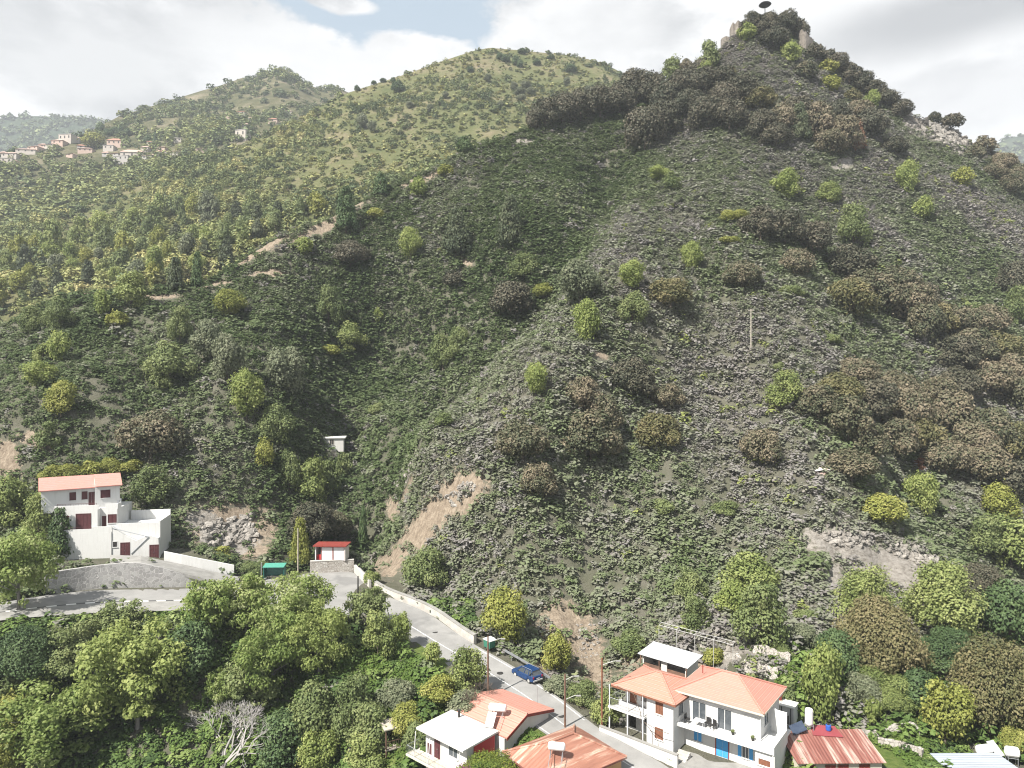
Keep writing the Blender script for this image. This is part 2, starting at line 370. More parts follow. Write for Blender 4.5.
# ------------------------------------------------------------------ ground: distances
SKY = [(-320,350),(-200,345),(-60,338),(0,331),(25,317),(69,294),(100,293),(156,292),(203,287),(225,272),(250,254),(281,237),(320,222),(361,203),(400,184),
       (439,169),(476,149),(526,131),(560,122),(600,112),(640,94),(680,76),(710,60),(730,44),(745,30),(757,22),(780,22),(795,28),(808,42),(830,57),(850,70),
       (870,86),(900,110),(930,122),(950,126),(975,142),(1000,155),(1024,166),(1100,200),(1200,245),(1350,300)]
CTRL = [
 # below the frame
 (-320,1000,58),(0,1000,60),(300,1000,58),(520,1000,52),(700,1000,48),(900,1000,47),(1200,1000,47),(1350,1000,47),
 (-320,1500,34),(200,1500,35),(600,1500,31),(1000,1500,29),(1350,1500,29),
 (-200,768,86),(0,768,86),(100,768,85),(200,768,85),(300,768,83.5),(400,768,79),(480,768,76),(700,768,73),(800,768,72),(900,768,71.5),(1024,768,71.5),(1200,768,71),(1350,768,71),
 (0,690,92.5),(150,690,93),(280,690,92),(370,690,88.5),(420,700,85.5),(100,645,97),(250,645,97),
 # left slope
 (-200,450,145),(-200,560,112),(0,560,114),(0,480,135),(0,400,148),(0,330,182),(100,475,138),(100,400,149),(100,292,193),(60,540,119),(130,540,121),
 (200,560,124),(200,500,138),(200,400,153),(203,286,202),(281,555,131),(281,450,151),(281,350,174),(281,235,217),
 (361,555,134),(361,450,172),(361,350,203),(361,202,235),(439,300,202),(439,168,250),(526,230,205),(526,130,262),(-200,345,186),(-320,350,190),
 # spur and gully
 (439,600,116),(439,540,124),(439,470,131),(430,420,145),(440,400,174),(526,650,98.5),(526,560,114),(526,460,124),(526,360,144),(526,310,186),
 (600,112,276),(600,200,222),(600,290,164),(600,400,138),(600,500,124),(600,600,108),(600,660,95),
 (680,76,282),(680,160,240),(680,250,186),(680,350,155),(680,450,132),(680,550,113),(680,630,93),(680,660,86),
 (767,22,290),(767,100,256),(767,200,211),(767,300,170),(767,400,143),(767,500,120),(767,580,104),(767,640,90),(767,680,82),
 (850,70,290),(850,130,256),(850,220,216),(850,300,176),(850,400,143),(850,500,121),(850,540,112),(850,580,104),(850,650,88),(850,720,77),
 (950,126,284),(950,200,241),(950,300,202),(950,400,168),(950,470,147),(950,540,120),(950,620,101),(950,700,82),
 (1024,166,284),(1024,270,226),(1024,350,192),(1024,450,162),(1024,550,131),(1024,650,100),
 (1200,245,272),(1200,400,200),(1200,550,130),(1200,650,98),(1350,300,265),(1350,450,180),(1350,650,98)]
for P in (RI, RO):
    for p in P: CTRL.append((CU+F*p[0]/p[1], CV-F*p[2]/p[1], p[1]))
CT = np.array(CTRL, float); cuv = CT[:, :2]/200.0
def tps(d): return np.where(d > 1e-9, d*d*np.log(d+1e-12), 0)
n = len(CT); A = np.zeros((n+3, n+3))
A[:n, :n] = tps(np.linalg.norm(cuv[:, None]-cuv[None], axis=2)) + np.eye(n)*2e-4
A[:n, n] = 1; A[:n, n+1:] = cuv; A[n, :n] = 1; A[n+1:, :n] = cuv.T
SOL = np.linalg.solve(A, np.concatenate([np.log(CT[:, 2]), np.zeros(3)]))
def dist_at(u, v):
    q = np.stack([u, v], -1).reshape(-1, 2)/200.0; out = np.zeros(len(q))
    for i in range(0, len(q), 20000):
        s = q[i:i+20000]
        out[i:i+20000] = tps(np.linalg.norm(s[:, None]-cuv[None], axis=2)) @ SOL[:n] + SOL[n] + s @ SOL[n+1:]
    return np.exp(out).reshape(np.shape(u))

def smooth(t): t = np.clip(t, 0, 1); return t*t*(3-2*t)
PADS = []   # (x, y, radius, z, blend)
def pad(p, r, z, b=3.0): PADS.append((p[0], p[1], r, z, b))
# levelled plots of the buildings
pad((-70, 121.5), 7.5, -29.7, 5); pad((-61, 122), 5.5, -29.8, 5); pad((-55.5, 120), 4, -30.4, 4)
pad((22, 79), 6, -39.4, 3); pad((28, 78.5), 4, -39.4, 3); pad((17.5, 80), 3.4, -39.2, 2.5)
pad((36, 74), 6.5, -39.9, 3); pad((50, 72), 5, -40.6, 3)
for q_ in ((-56,118,-31.2),(-53.2,118.6,-32.0),(-50.5,119.3,-32.8),(-47.5,120,-33.4)): pad(q_, 2.0, q_[2], 2.2)
pad((21, 88), 4.5, -36.2, 3); pad((-32.5, 128.5), 4, -32.0, 3)

def carve(x, y, z):
    sh = x.shape; x = x.ravel(); y = y.ravel(); z = z.ravel().copy()
    near = np.full(x.shape, 1e9); zr = np.zeros_like(x); hw = np.zeros_like(x)
    for i in range(len(RC)):
        d = np.hypot(x-RC[i, 0], y-RC[i, 1])-RHW[i]
        k = d < near; near[k] = d[k]; zr[k] = RC[i, 2]; hw[k] = RHW[i]
    for (px, py, r, pz, b) in PADS:
        w = 1-smooth((np.hypot(x-px, y-py)-r)/b); z = z*(1-w)+pz*w
    w = 1-smooth((near-1.0)/3.2)
    z = z*(1-w)+(zr-.12)*w
    return z.reshape(sh), near.reshape(sh)

class Sheet:
    """a hill surface: columns run away from the viewer, every vertex a real place"""
    def __init__(s, P, U, V):
        s.P, s.U, s.V = P, U, V; s.tree = None
    def build(s, name, mat, kind='structure', attrs=None):
        nr, nc = s.P.shape[:2]; me = bpy.data.meshes.new(name)
        i = np.arange((nr-1)*(nc-1)); r = i//(nc-1); c = i % (nc-1); a = r*nc+c
        q = np.stack([a, a+1, a+nc+1, a+nc], 1)
        s.verts = s.P.reshape(-1, 3); s.quads = q
        quadmesh(me, s.verts, q, smooth=True)
        for k, arr in (attrs or {}).items():
            t = me.attributes.new(k, 'FLOAT', 'POINT'); t.data.foreach_set('value', arr.astype(np.float32).ravel())
        me.materials.append(mat); o = link(name, me); o['kind'] = kind
        s.tree = BVHTree.FromPolygons([tuple(p) for p in s.verts], [tuple(x) for x in q.tolist()])
        return o
    def hit(s, u, v):
        d = W(u, v, 1.0); h = s.tree.ray_cast(Vector((0, 0, 0)), d)
        return h[0]
    def at(s, u, v):
        for k in range(40):
            h = s.hit(u, v+k*1.5)
            if h: return h
        return None
    def z(s, x, y):
        h = s.tree.ray_cast(Vector((x, y, 900)), Vector((0, 0, -1)))
        return h[0].z if h[0] else -40.0
def quadmesh(me, verts, quads, smooth=False):
    nv, nq = len(verts), len(quads)
    me.vertices.add(nv); me.vertices.foreach_set('co', np.asarray(verts, np.float32).ravel())
    me.loops.add(nq*4); me.loops.foreach_set('vertex_index', np.asarray(quads, np.int32).ravel())
    me.polygons.add(nq); me.polygons.foreach_set('loop_start', np.arange(nq, dtype=np.int32)*4)
    me.polygons.foreach_set('use_smooth', np.full(nq, smooth, dtype=bool))
    me.update(calc_edges=True)

# front hill
us = np.arange(-320, 1351, 4.0); NC = len(us)
sky = np.interp(us, *zip(*SKY))
t = np.linspace(0, 1, 215)
Vg = sky[None]+(800-sky[None])*t[:, None]
extra = np.array([815, 835, 865, 900, 950, 1020, 1120, 1280, 1500, 2000, 3500.])
Vg = np.vstack([Vg, np.repeat(extra[:, None], NC, 1)]); Ug = np.repeat(us[None], len(Vg), 0)
Yg = dist_at(Ug, np.minimum(Vg, 1500))
Xg = (Ug-CU)/F*Yg; Zg = (CV-Vg)/F*Yg
k = Vg > 1450
Zg = np.where(k, np.maximum(Zg, -54.0), Zg); Yk = -Zg*F/(Vg-CV+1e-6); Yg = np.where(k, Yk, Yg); Xg = (Ug-CU)/F*Yg
nz = fbm(Xg, Yg, 48, 2)*3.2*smooth((Yg-115)/40) + fbm(Xg, Yg, 14, 4)*2.4 + fbm(Xg, Yg, 3.5, 3)*.9
Zc, nearroad = carve(Xg, Yg, Zg)
edge = smooth((nearroad-1.5)/4)*smooth((Yg-50)/20)
for (px, py, r, pz, b) in PADS: edge = edge*smooth((np.hypot(Xg-px, Yg-py)-r)/b)
edge[0] *= .4
# stream lines cut into the slope: (pixel path, half width, depth)
GUL = [([(352,558),(372,520),(398,460),(440,400),(500,335),(552,280),(590,215),(610,150)], 8, 6.5), ([(250,520),(275,450),(300,380),(330,300)], 9, 2.2),
       ([(1080,560),(985,545),(930,500),(900,450),(880,350),(850,260),(800,190)], 12, 7), ([(640,690),(630,560),(610,470),(640,350)], 9, 3), ([(740,600),(720,450),(705,320),(690,230)], 9, 3), ([(120,500),(150,430),(160,380)], 8, 3), ([(470,250),(480,200),(500,160)], 8, 3), ([(900,540),(905,610),(915,660)], 8, 3)]
for path, hw_, dep in GUL:
    p = np.array(path, float); yy = dist_at(p[:, 0], p[:, 1]); q = dens(np.stack([(p[:, 0]-CU)/F*yy, yy], 1), 10)
    d = np.full(Xg.shape, 1e9)
    for a in q: d = np.minimum(d, np.hypot(Xg-a[0], Yg-a[1]))
    Zc = Zc-dep*np.exp(-(d/hw_)**2)*edge
Zg = Zc+nz*edge
# the land behind the crest
back = []
Yc, Zcst = Yg[0], Zg[0]
for dy, dz in ((260, -150), (170, -110), (110, -68), (60, -32), (28, -11), (10, -2.5)):
    yy = Yc+dy; back.append((us*0+(us-CU)/F*yy, yy, Zcst+dz))
bX = np.array([b[0] for b in back]); bY = np.array([b[1] for b in back]); bZ = np.array([b[2] for b in back])
Xg = np.vstack([bX, Xg]); Yg = np.vstack([bY, Yg]); Zg = np.vstack([bZ, Zg])
nb = len(back)
Ug = np.vstack([np.repeat(us[None], nb, 0), Ug]); Vg = np.vstack([np.repeat(sky[None], nb, 0)-5, Vg])
nearroad = np.vstack([np.full((nb, NC), 99.), nearroad])
def blob(lst):
    out = np.zeros(Ug.shape)
    for (u, v, ru, rv, a) in lst:
        c, s_ = math.cos(R(a)), math.sin(R(a)); du, dv = Ug-u, Vg-v
        p, q = (du*c+dv*s_)/ru, (-du*s_+dv*c)/rv
        out = np.maximum(out, 1.15*np.exp(-(p*p+q*q)*.8))
    return out
A_rock = blob([(848,538,56,18,8),(908,550,58,20,18),(940,568,24,9,35),(855,570,40,10,10),(800,660,30,14,0),(945,130,26,14,32),(965,142,16,12,35),(915,122,18,8,25),(780,655,40,8,5),
               (230,535,30,12,-10),(200,515,18,12,0),(735,646,30,8,10),(845,160,20,5,0),(455,385,16,4,-45),(410,455,14,4,-50),(525,140,14,3,0),(915,395,10,5,0)])
A_soil_litcrest = blob([(325,224,50,5,-27),(262,249,34,5,-25),(212,286,22,4,-15),(150,297,36,3,0),(420,180,26,3,-20),(458,494,36,20,-40),(430,520,44,15,-52),(398,548,30,13,-55),(565,622,26,28,60),(592,642,18,44,-15),(575,690,26,10,35),(5,460,16,18,0),(35,440,18,8,10),(230,520,50,26,0),  # bare earth; the thin crest strips paint the ridge's sunlit lip as pale ground
               (465,250,9,6,0),(270,272,24,4,-10),(250,545,24,12,0),(400,480,16,12,-50),(690,640,30,7,10),(600,345,9,5,0),(380,545,12,18,-30),(545,668,20,7,30),(90,290,22,4,0),(290,585,18,4,0),(640,640,20,20,0)])
A_grass = blob([(415,690,36,36,0),(440,730,30,30,0),(130,618,120,5,0),(910,740,40,22,0),(880,722,40,14,0),(800,655,30,10,0),(430,660,20,20,0),(360,660,40,20,0),(395,740,30,30,0),(780,680,30,8,0),(525,735,26,16,-25)])
front = Sheet(np.stack([Xg, Yg, Zg], -1), Ug, Vg)
front.build('hillside', M['ground'], attrs={'rock': A_rock, 'soil_litcrest': A_soil_litcrest, 'grass': A_grass})
print('front', front.P.shape, 'z', Zg.min(), Zg.max())

# the hills behind
def hill(name, mat, sky, rows, ustep=7, nrow=90, amp=(10, 60), u0=-420, u1=1400):
    """rows: (fraction up the face 0..1 -> list of (u, v, Y)); the face runs from the base line to the skyline"""
    us = np.arange(u0, u1+1, ustep, dtype=float)
    top = np.interp(us, *zip(*[(a, b) for a, b, c in sky])); Yt = np.interp(us, *zip(*[(a, c) for a, b, c in sky]))
    lines = [(np.interp(us, *zip(*[(a, b) for a, b, c in r])), np.interp(us, *zip(*[(a, c) for a, b, c in r]))) for r in rows]+[(top, Yt)]
    m = len(lines); tt = np.linspace(0, m-1, nrow); Vh = []; Yh = []
    for q in tt[::-1]:
        i = min(int(q), m-2); f = q-i
        Vh.append(lines[i][0]*(1-f)+lines[i+1][0]*f); Yh.append(lines[i][1]*(1-f)+lines[i+1][1]*f)
    Vh, Yh = np.array(Vh), np.array(Yh); Uh = np.repeat(us[None], len(Vh), 0)
    X = (Uh-CU)/F*Yh; Z = (CV-Vh)/F*Yh
    e = np.clip(np.arange(len(Vh))/8.0, .12, 1)[:, None]
    Z = Z+fbm(X, Yh, amp[1], 5)*amp[0]*e
    bY = np.array([Yh[0]*k for k in (1.5, 1.25, 1.1, 1.03)]); bX = (us-CU)/F*bY
    bZ = np.array([Z[0]-Yh[0]*k for k in (.42, .18, .06, .015)])
    X = np.vstack([bX, X]); Y = np.vstack([bY, Yh]); Z = np.vstack([bZ, Z])
    s = Sheet(np.stack([X, Y, Z], -1), np.vstack([np.repeat(us[None], 4, 0), Uh]), np.vstack([np.repeat(top[None], 4, 0), Vh]))
    s.build(name, mat); return s
MSKY = [(-420,300,430),(-200,262,440),(-100,250,440),(0,231,450),(50,216,470),(100,200,500),(130,183,525),(165,166,550),(200,157,565),(240,149,580),(262,138,590),(300,119,600),(330,101,610),
        (345,93,615),(370,85,625),(400,76,640),(440,62,660),(475,50,675),(490,47,680),(515,49,680),(540,52,680),(565,55,680),(590,60,680),(610,67,680),(630,77,680),(660,105,680),(700,140,680),(760,190,680),(900,300,680),(1400,420,600)]
mid = hill('wooded_hill', M['midground'], MSKY, [[(-420,430,262),(1400,430,300)],[(-420,360,300),(0,300,300),(150,290,285),(250,250,300),(330,215,330),(490,165,400),(630,150,460),(700,200,460),(1400,425,420)]], amp=(16, 70))
FSKY = [(-420,180,760),(-200,170,770),(0,156,790),(40,148,800),(70,138,830),(90,131,880),(120,115,960),(160,103,1010),(200,91,1050),(225,84,1070),(243,77,1085),(252,78,1085),(262,74,1095),(282,70,1100),(295,76,1100),
        (312,87,1095),(325,90,1090),(335,87,1090),(350,93,1090),(380,105,1080),(420,130,1060),(600,230,1000),(1400,400,900)]
far = hill('far_hill', M['farground'], FSKY, [[(-420,330,460),(0,262,490),(200,180,590),(300,140,660),(420,150,760),(1400,420,700)],[(-420,200,690),(0,168,720),(60,160,740),(100,156,745),(160,146,770),(230,130,800),(300,115,860),(420,145,860),(1400,410,800)]], amp=(14, 110), ustep=6)
DSKY = [(-420,112,2100),(-100,122,2100),(0,119,2100),(30,116,2100),(60,117,2100),(92,119,2100),(120,128,2100),(170,150,2100),(300,200,2100),(800,240,2100),(960,170,2100),(990,148,2100),(1006,139,2100),(1024,136,2100),(1080,120,2100),(1400,110,2100)]
dist = hill('distant_wooded_hill', M['farwood'], DSKY, [[(-420,330,1350),(0,240,1300),(300,240,1300),(900,380,1350),(1400,400,1350)]], nrow=40, ustep=10, amp=(40, 160))
HAZE = .00016; EXPO = 1.25
# ------------------------------------------------------------------ plants
def unit(v): return v/np.maximum(np.linalg.norm(v, axis=-1, keepdims=True), 1e-9)
def sprays(C, Nn, size, g, asp=.75):
    """one four-cornered leaf spray at every centre C, facing Nn; returns the vertices, 4 a spray"""
    n = len(C); a = unit(np.cross(Nn, g.normal(size=(n, 3)))); b = np.cross(Nn, a)
    s = np.broadcast_to(np.asarray(size, float), (n,))[:, None]*.5; q = asp*s
    k = unit(Nn)*s*.3
    V = np.stack([C-a*s-b*q*.6, C+a*s*.7-b*q-k, C+a*s+b*q*.6, C-a*s*.7+b*q-k], 1)
    return V.reshape(-1, 3)
def cloud_of(lobes, n, size, g, flat=.85, inner=.12, upbias=.25, jag=.2):
    """leaf sprays over a set of lobes (x, y, z, r): shell points that are not deep inside another lobe"""
    lob = np.array(lobes); w = lob[:, 3]**2; idx = g.choice(len(lob), int(n*1.9), p=w/w.sum())
    d = unit(g.normal(size=(len(idx), 3))+np.array([0, 0, upbias])); rad = np.where(g.random(len(idx)) < inner, g.uniform(.2, .8, len(idx)), 1+jag*np.abs(g.normal(size=len(idx)))-.15*g.random(len(idx)))
    P = lob[idx, :3]+d*(lob[idx, 3]*rad)[:, None]*np.array([1, 1, flat])
    keep = np.ones(len(P), bool)
    for i, l in enumerate(lob):
        q = np.linalg.norm((P-l[:3])/np.array([1, 1, flat]), axis=1) < l[3]*.72
        keep &= ~(q & (idx != i))
    P, d, idx = P[keep][:n], d[keep][:n], idx[keep][:n]
    ltint = g.random(len(lob))
    tint = np.clip(.5*ltint[idx]+.5*g.random(len(P)), 0, 1)
    Nn = unit(d+g.normal(size=d.shape)*.45+np.array([0, 0, .4]))
    return P, Nn, size*g.uniform(.65, 1.35, len(P)), tint
def shape_lobes(kind, g):
    """crowns of unit width and unit height standing on z = 0"""
    lo = []
    if kind == 'dome':          # broad evergreen oak, leafy nearly to the ground
        for i in range(42):
            d = unit(np.array([*g.normal(size=2), abs(g.normal())*.9+.1])); r = g.uniform(.09, .18)
            lo.append((d[0]*.38, d[1]*.38, .2+d[2]*.58*g.uniform(.85, 1.05), r))
        lo.append((0, 0, .38, .33))
    elif kind == 'round':       # loose broadleaf
        for i in range(30):
            d = unit(g.normal(size=3)); r = g.uniform(.08, .17)
            lo.append((d[0]*.33*g.uniform(.6, 1.1), d[1]*.33*g.uniform(.6, 1.1), .56+d[2]*.33*g.uniform(.7, 1.15), r))
        lo.append((0, 0, .55, .22))
    elif kind == 'tall':        # upright with several heads
        for i in range(26):
            h = g.random()**.8; w = .38*math.sin(min(1, .25+h*1.05)*math.pi*.9)+.05; a = g.uniform(0, 6.28)
            lo.append((math.cos(a)*w*g.uniform(.5, 1), math.sin(a)*w*g.uniform(.5, 1), .12+h*.76, g.uniform(.1, .17)))
    elif kind == 'spread':      # big open crown of separate boughs
        for i in range(84):
            d = unit(np.array([*g.normal(size=2), g.normal()*.7+.25])); rr = g.uniform(.3, 1.12); r = g.uniform(.035, .1)
            lo.append((d[0]*.42*rr, d[1]*.42*rr, .5+d[2]*.42*rr, r))
    elif kind == 'shrub':
        for i in range(14):
            d = unit(np.array([*g.normal(size=2), abs(g.normal())*.8])); lo.append((d[0]*.33, d[1]*.33, .18+d[2]*.5, g.uniform(.14, .24)))
        lo.append((0, 0, .3, .3))
    elif kind == 'pine':        # tiers of short boughs narrowing upwards
        k = 11
        for i in range(k):
            h = .16+.8*i/k; w = .46*(1-h)**.75+.04; m = max(3, int(7*(1-h)+2))
            for j in range(m):
                a = 6.28*(j+g.random())/m; q = w*g.uniform(.6, 1); lo.append((math.cos(a)*q*.75, math.sin(a)*q*.75, h+g.uniform(-.02, .03), .06+.16*w*g.uniform(.7, 1.2)))
    elif kind == 'column':
        for i in range(12):
            h = .05+.92*i/12; lo.append((g.uniform(-.05, .05), g.uniform(-.05, .05), h, .44*(1-h)**.5+.08))
    return lo
FLAT = {'pine': .55, 'spread': .7, 'column': .5}
_crown = {}
def crown_mesh(kind, var, mat, hi=0):
    key = (kind, var, mat, hi)
    if key in _crown: return _crown[key]
    g = np.random.default_rng(sum(map(ord, kind))*31+var*7+hi)
    n, sz = {0: (1900, .072), 1: (5200, .044), 2: (19000, .0235)}[hi]
    if kind == 'column': sz *= 1.3; n = int(n*.6)
    if kind in ('spread', 'round', 'tall') and hi == 2: n = 11000; sz = .028
    if kind == 'pine': n = int(n*.9)
    P, Nn, S, t_ = cloud_of(shape_lobes(kind, g), n, sz, g, FLAT.get(kind, .85), .14 if kind != 'spread' else .1, .25, {'spread': .5, 'round': .4, 'tall': .4, 'pine': .4}.get(kind, .22))
    P = P*np.array([1, 1, 1]); P[:, 2] = np.maximum(P[:, 2], .01)
    me = bpy.data.meshes.new(kind+'_crown'); V = sprays(P, Nn, S, g)
    quadmesh(me, V, np.arange(len(V)).reshape(-1, 4))
    a = me.attributes.new('tint', 'FLOAT', 'FACE'); a.data.foreach_set('value', t_.astype(np.float32))
    me.materials.append(M[mat]); _crown[key] = me
    return me
_trunk = {}
def trunk_mesh(kind, var, mat='bark'):
    key = (kind, var, mat)
    if key in _trunk: return _trunk[key]
    r = random.Random(var*5+len(kind)); b = MB()
    top = {'dome': .55, 'pine': .95, 'column': .8, 'shrub': .4}.get(kind, .62); rad = {'dome': .035, 'shrub': .025, 'column': .06, 'pine': .022}.get(kind, .022)
    p = Vector((0, 0, -.06)); k = 4
    for i in range(k):
        q = Vector((r.uniform(-.025, .025), r.uniform(-.025, .025), top*(i+1)/k)); b.tube(p, q, rad*(1-.8*i/k), rad*(1-.8*(i+1)/k), 7); p = q
    nl = {'pine': 8, 'column': 2}.get(kind, 7)
    for i in range(nl):
        h = top*(.3+.65*i/nl); a = r.uniform(0, 6.28); l = r.uniform(.2, .34)*(1-h*.6 if kind == 'pine' else 1)
        e = Vector((math.cos(a)*l, math.sin(a)*l, h+(r.uniform(.1, .26) if kind != 'pine' else .03)))
        b.tube((0, 0, h), e, rad*.45, rad*.12, 5)
    _trunk[key] = b.mesh(kind+'_trunk', M[mat]); return _trunk[key]
def bare_mesh(var, mat='greybark'):
    """a leafless crown: boughs forking four times into fine twigs"""
    r = random.Random(var); b = MB()
    def grow(p, d, l, rad, lev):
        q = p+d*l; b.tube(p, q, rad, rad*.62, 5 if lev < 2 else 3)
        if lev == 6: return
        for i in range(r.choice((2, 3, 3))):
            a = Vector((r.gauss(0, 1), r.gauss(0, 1), r.gauss(.15, .8))).normalized()
            grow(q, (d+a*.75).normalized(), l*r.uniform(.62, .86), max(rad*.58, .0018), lev+1)
    for i in range(5):
        a = r.uniform(0, 6.28); grow(Vector((0, 0, 0)), Vector((math.cos(a)*.55, math.sin(a)*.55, .8)).normalized(), .2, .016, 1)
    me = b.mesh('bare_boughs', M[mat])
    return me

# scrub and woods that nobody could count: one mesh each
def scatter(sheet, n, g, weight=None, vmax=None):
    """n random places on a sheet by surface area; gives positions and column/row on the picture"""
    P = sheet.P; q = sheet.quads; v = sheet.verts
    a = np.linalg.norm(np.cross(v[q[:, 1]]-v[q[:, 0]], v[q[:, 3]]-v[q[:, 0]]), axis=1)
    c = q[:, 0]; U = sheet.U.ravel()[c]; Vv = sheet.V.ravel()[c]
    if weight is not None: a = a*weight(v[c], U, Vv, c)
    i = g.choice(len(q), n, p=a/a.sum()); s, t_ = g.random((2, n, 1))
    pos = (v[q[i, 0]]*(1-s)+v[q[i, 1]]*s)*(1-t_)+(v[q[i, 3]]*(1-s)+v[q[i, 2]]*s)*t_
    return pos, c[i]
def plants_mesh(name, pos, size, tint, mat, n_sp, g, spray=.34, tall=.8, templ=8, jit=.11, kind='stuff', up=.35, lift=.8):
    """a small dome of leaf sprays at every place, all in one mesh"""
    T = []
    for k in range(templ):
        lo = [(*(unit(np.array([*g.normal(size=2), abs(g.normal())*.7]))*np.array([.3, .3, .34])+np.array([0, 0, .12])), g.uniform(.16, .26)) for _ in range(6)]+[(0, 0, .16, .3)]
        P, Nn, S, t_ = cloud_of(lo, n_sp, spray, g, .9, .05, up); Nn = unit(Nn+np.array([0, 0, lift])); T.append((P, Nn, S, t_))
    Vs = []; ts = []
    kk = g.integers(0, templ, len(pos)); rot = g.uniform(0, 6.28, len(pos)); hs = g.uniform(.75, 1.3, len(pos))*tall
    for k in range(templ):
        ids = np.where(kk == k)[0]
        if not len(ids): continue
        P, Nn, S, t_ = T[k]; V = sprays(P, Nn, S, g)
        c, s = np.cos(rot[ids])[:, None], np.sin(rot[ids])[:, None]
        x = (V[None, :, 0]*c-V[None, :, 1]*s); y = (V[None, :, 0]*s+V[None, :, 1]*c); z = np.repeat(V[None, :, 2], len(ids), 0)*hs[ids][:, None]
        W_ = np.stack([x, y, z], -1)*size[ids][:, None, None]+pos[ids][:, None, :]
        Vs.append(W_.reshape(-1, 3)); ts.append(np.clip(tint[ids][:, None]+(t_[None]-.5)*jit*2, 0, 1).ravel())
    V = np.concatenate(Vs); t_ = np.concatenate(ts)
    me = bpy.data.meshes.new(name); quadmesh(me, V, np.arange(len(V)).reshape(-1, 4))
    a = me.attributes.new('tint', 'FLOAT', 'FACE'); a.data.foreach_set('value', t_.astype(np.float32))
    me.materials.append(M[mat]); o = link(name, me); o['kind'] = kind; return o

ar, as_, ag = A_rock.ravel(), A_soil_litcrest.ravel(), A_grass.ravel(); nr_ = nearroad.ravel()
def near_pads(v, extra=0):
    k = np.ones(len(v), bool)
    for (px, py, r, pz, b) in PADS: k &= np.hypot(v[:, 0]-px, v[:, 1]-py) > r+extra
    return k
def w_scrub(v, U, Vv, c):
    ok = (nr_[c] > 1.6)*near_pads(v)*(U > -70)*(U < 1100)*(Vv < 700)
    lowleft = (Vv > 612) & (U < 420)
    bare = np.maximum(np.maximum(ar[c], as_[c])*1.1, ag[c]*.9)
    patch = .85+smooth((fbm(v[:, 0], v[:, 1], 16, 3)+.35)/.7)
    return ok*np.clip(1.15-1.25*bare, .06, 1)*patch*np.where(lowleft, .2, 1)*np.where(v[:, 1] > 290, .25, 1)
g = np.random.default_rng(11)
pos, c = scatter(front, 140000, g, w_scrub)
nzz = fbm(pos[:, 0], pos[:, 1], 22, 4)
U_, V_ = front.U.ravel()[c], front.V.ravel()[c]
sz = (g.lognormal(-.05, .33, len(pos))*1.85).clip(.8, 4.0)*(1+.12*(pos[:, 1] > 170))
leftness = smooth((np.interp(V_, [120, 220, 310, 400, 480, 560], [660, 600, 530, 440, 395, 355])-U_)/50+.5)     # west of the stream the slope is greener
tint = np.clip(.53+nzz*.46+g.normal(0, .1, len(pos))-.36*leftness+.38*(g.random(len(pos)) < .035+.07*leftness), 0, 1)
far_ = pos[:, 1] > 185
plants_mesh('scrub', pos[~far_], sz[~far_], tint[~far_], 'scrub', 44, g, .2, .85)
plants_mesh('hilltop_scrub', pos[far_], sz[far_], tint[far_], 'scrub', 40, g, .23, .85)
# grass and undergrowth near the road, in the hollow under it and in the gardens
def w_under(v, U, Vv, c):
    z = ((Vv > 606) & (U < 470)) | ((Vv > 640) & (U > 780)) | ((Vv > 560) & (U > 930))
    return z*(nr_[c] > 1.3)*near_pads(v)*(Vv < 1000)*(U > -120)*(U < 1130)*np.clip(1-.75*ag[c], .1, 1)
pos, c = scatter(front, 9500, g, w_under)
sz = (g.lognormal(0, .4, len(pos))*1.35).clip(.5, 3.5); tint = np.clip(.45+fbm(pos[:, 0], pos[:, 1], 12, 3)*.4+g.normal(0, .2, len(pos)), 0, 1)
plants_mesh('undergrowth', pos, sz, tint, 'under', 64, g, .2, .9)
def w_grass(v, U, Vv, c):
    z = ag[c]*(Vv > 600)+.12*((Vv > 612) & (Vv < 700) & (U < 440))
    return np.clip(z, 0, 1)*(nr_[c] > .9)*near_pads(v, -1.0)*(Vv < 900)
pos, c = scatter(front, 9000, g, w_grass)
plants_mesh('grass', pos, g.uniform(.3, .8, len(pos)), np.clip(.45+fbm(pos[:, 0], pos[:, 1], 7, 3)*.5+g.normal(0, .15, len(pos)), 0, 1), 'grassblade', 14, g, .42, .9)
# the wood on the hill behind
def w_mid(v, U, Vv, c):
    ok = (U > -80)*(U < 760)*(Vv < 330)
    crest = smooth((158-Vv)/30)*smooth((U-290)/70)
    dens_ = smooth((fbm(v[:, 0], v[:, 1], 70, 5)+.22)/.4)*.95+.08
    low = smooth((Vv-(215-.23*(U-150)))/40)
    terr = np.exp(-((U-70)/50)**2-((Vv-262)/28)**2)
    return ok*(crest*(.45*dens_+.05)+(1-crest)*(.35+.65*dens_)*(1-.75*terr)*np.clip(1-smooth((U-270)/110)*.75*(1-low), 0, 1))/np.maximum(v[:, 1], 1)
pos, c = scatter(mid, 11000, g, w_mid)
U_, V_ = mid.U.ravel()[c], mid.V.ravel()[c]
hi_ = (V_ < 150) & (U_ > 320)
sz = (g.lognormal(-.05, .45, len(pos))*5.6).clip(2.2, 9.5)*np.where(hi_, .8, 1)
tint = np.clip(.4+fbm(pos[:, 0], pos[:, 1], 60, 3)*.5+g.normal(0, .2, len(pos))-.24*hi_+.1*smooth((V_-185)/50), 0, 1)
plants_mesh('wood_on_the_hill', pos, sz, tint, 'midwood', 110, g, .15, 1.1)
def w_ms(v, U, Vv, c): return (U > -80)*(U < 760)*(Vv < 330)/np.maximum(v[:, 1], 1)**1.0
pos, c = scatter(mid, 19000, g, w_ms)
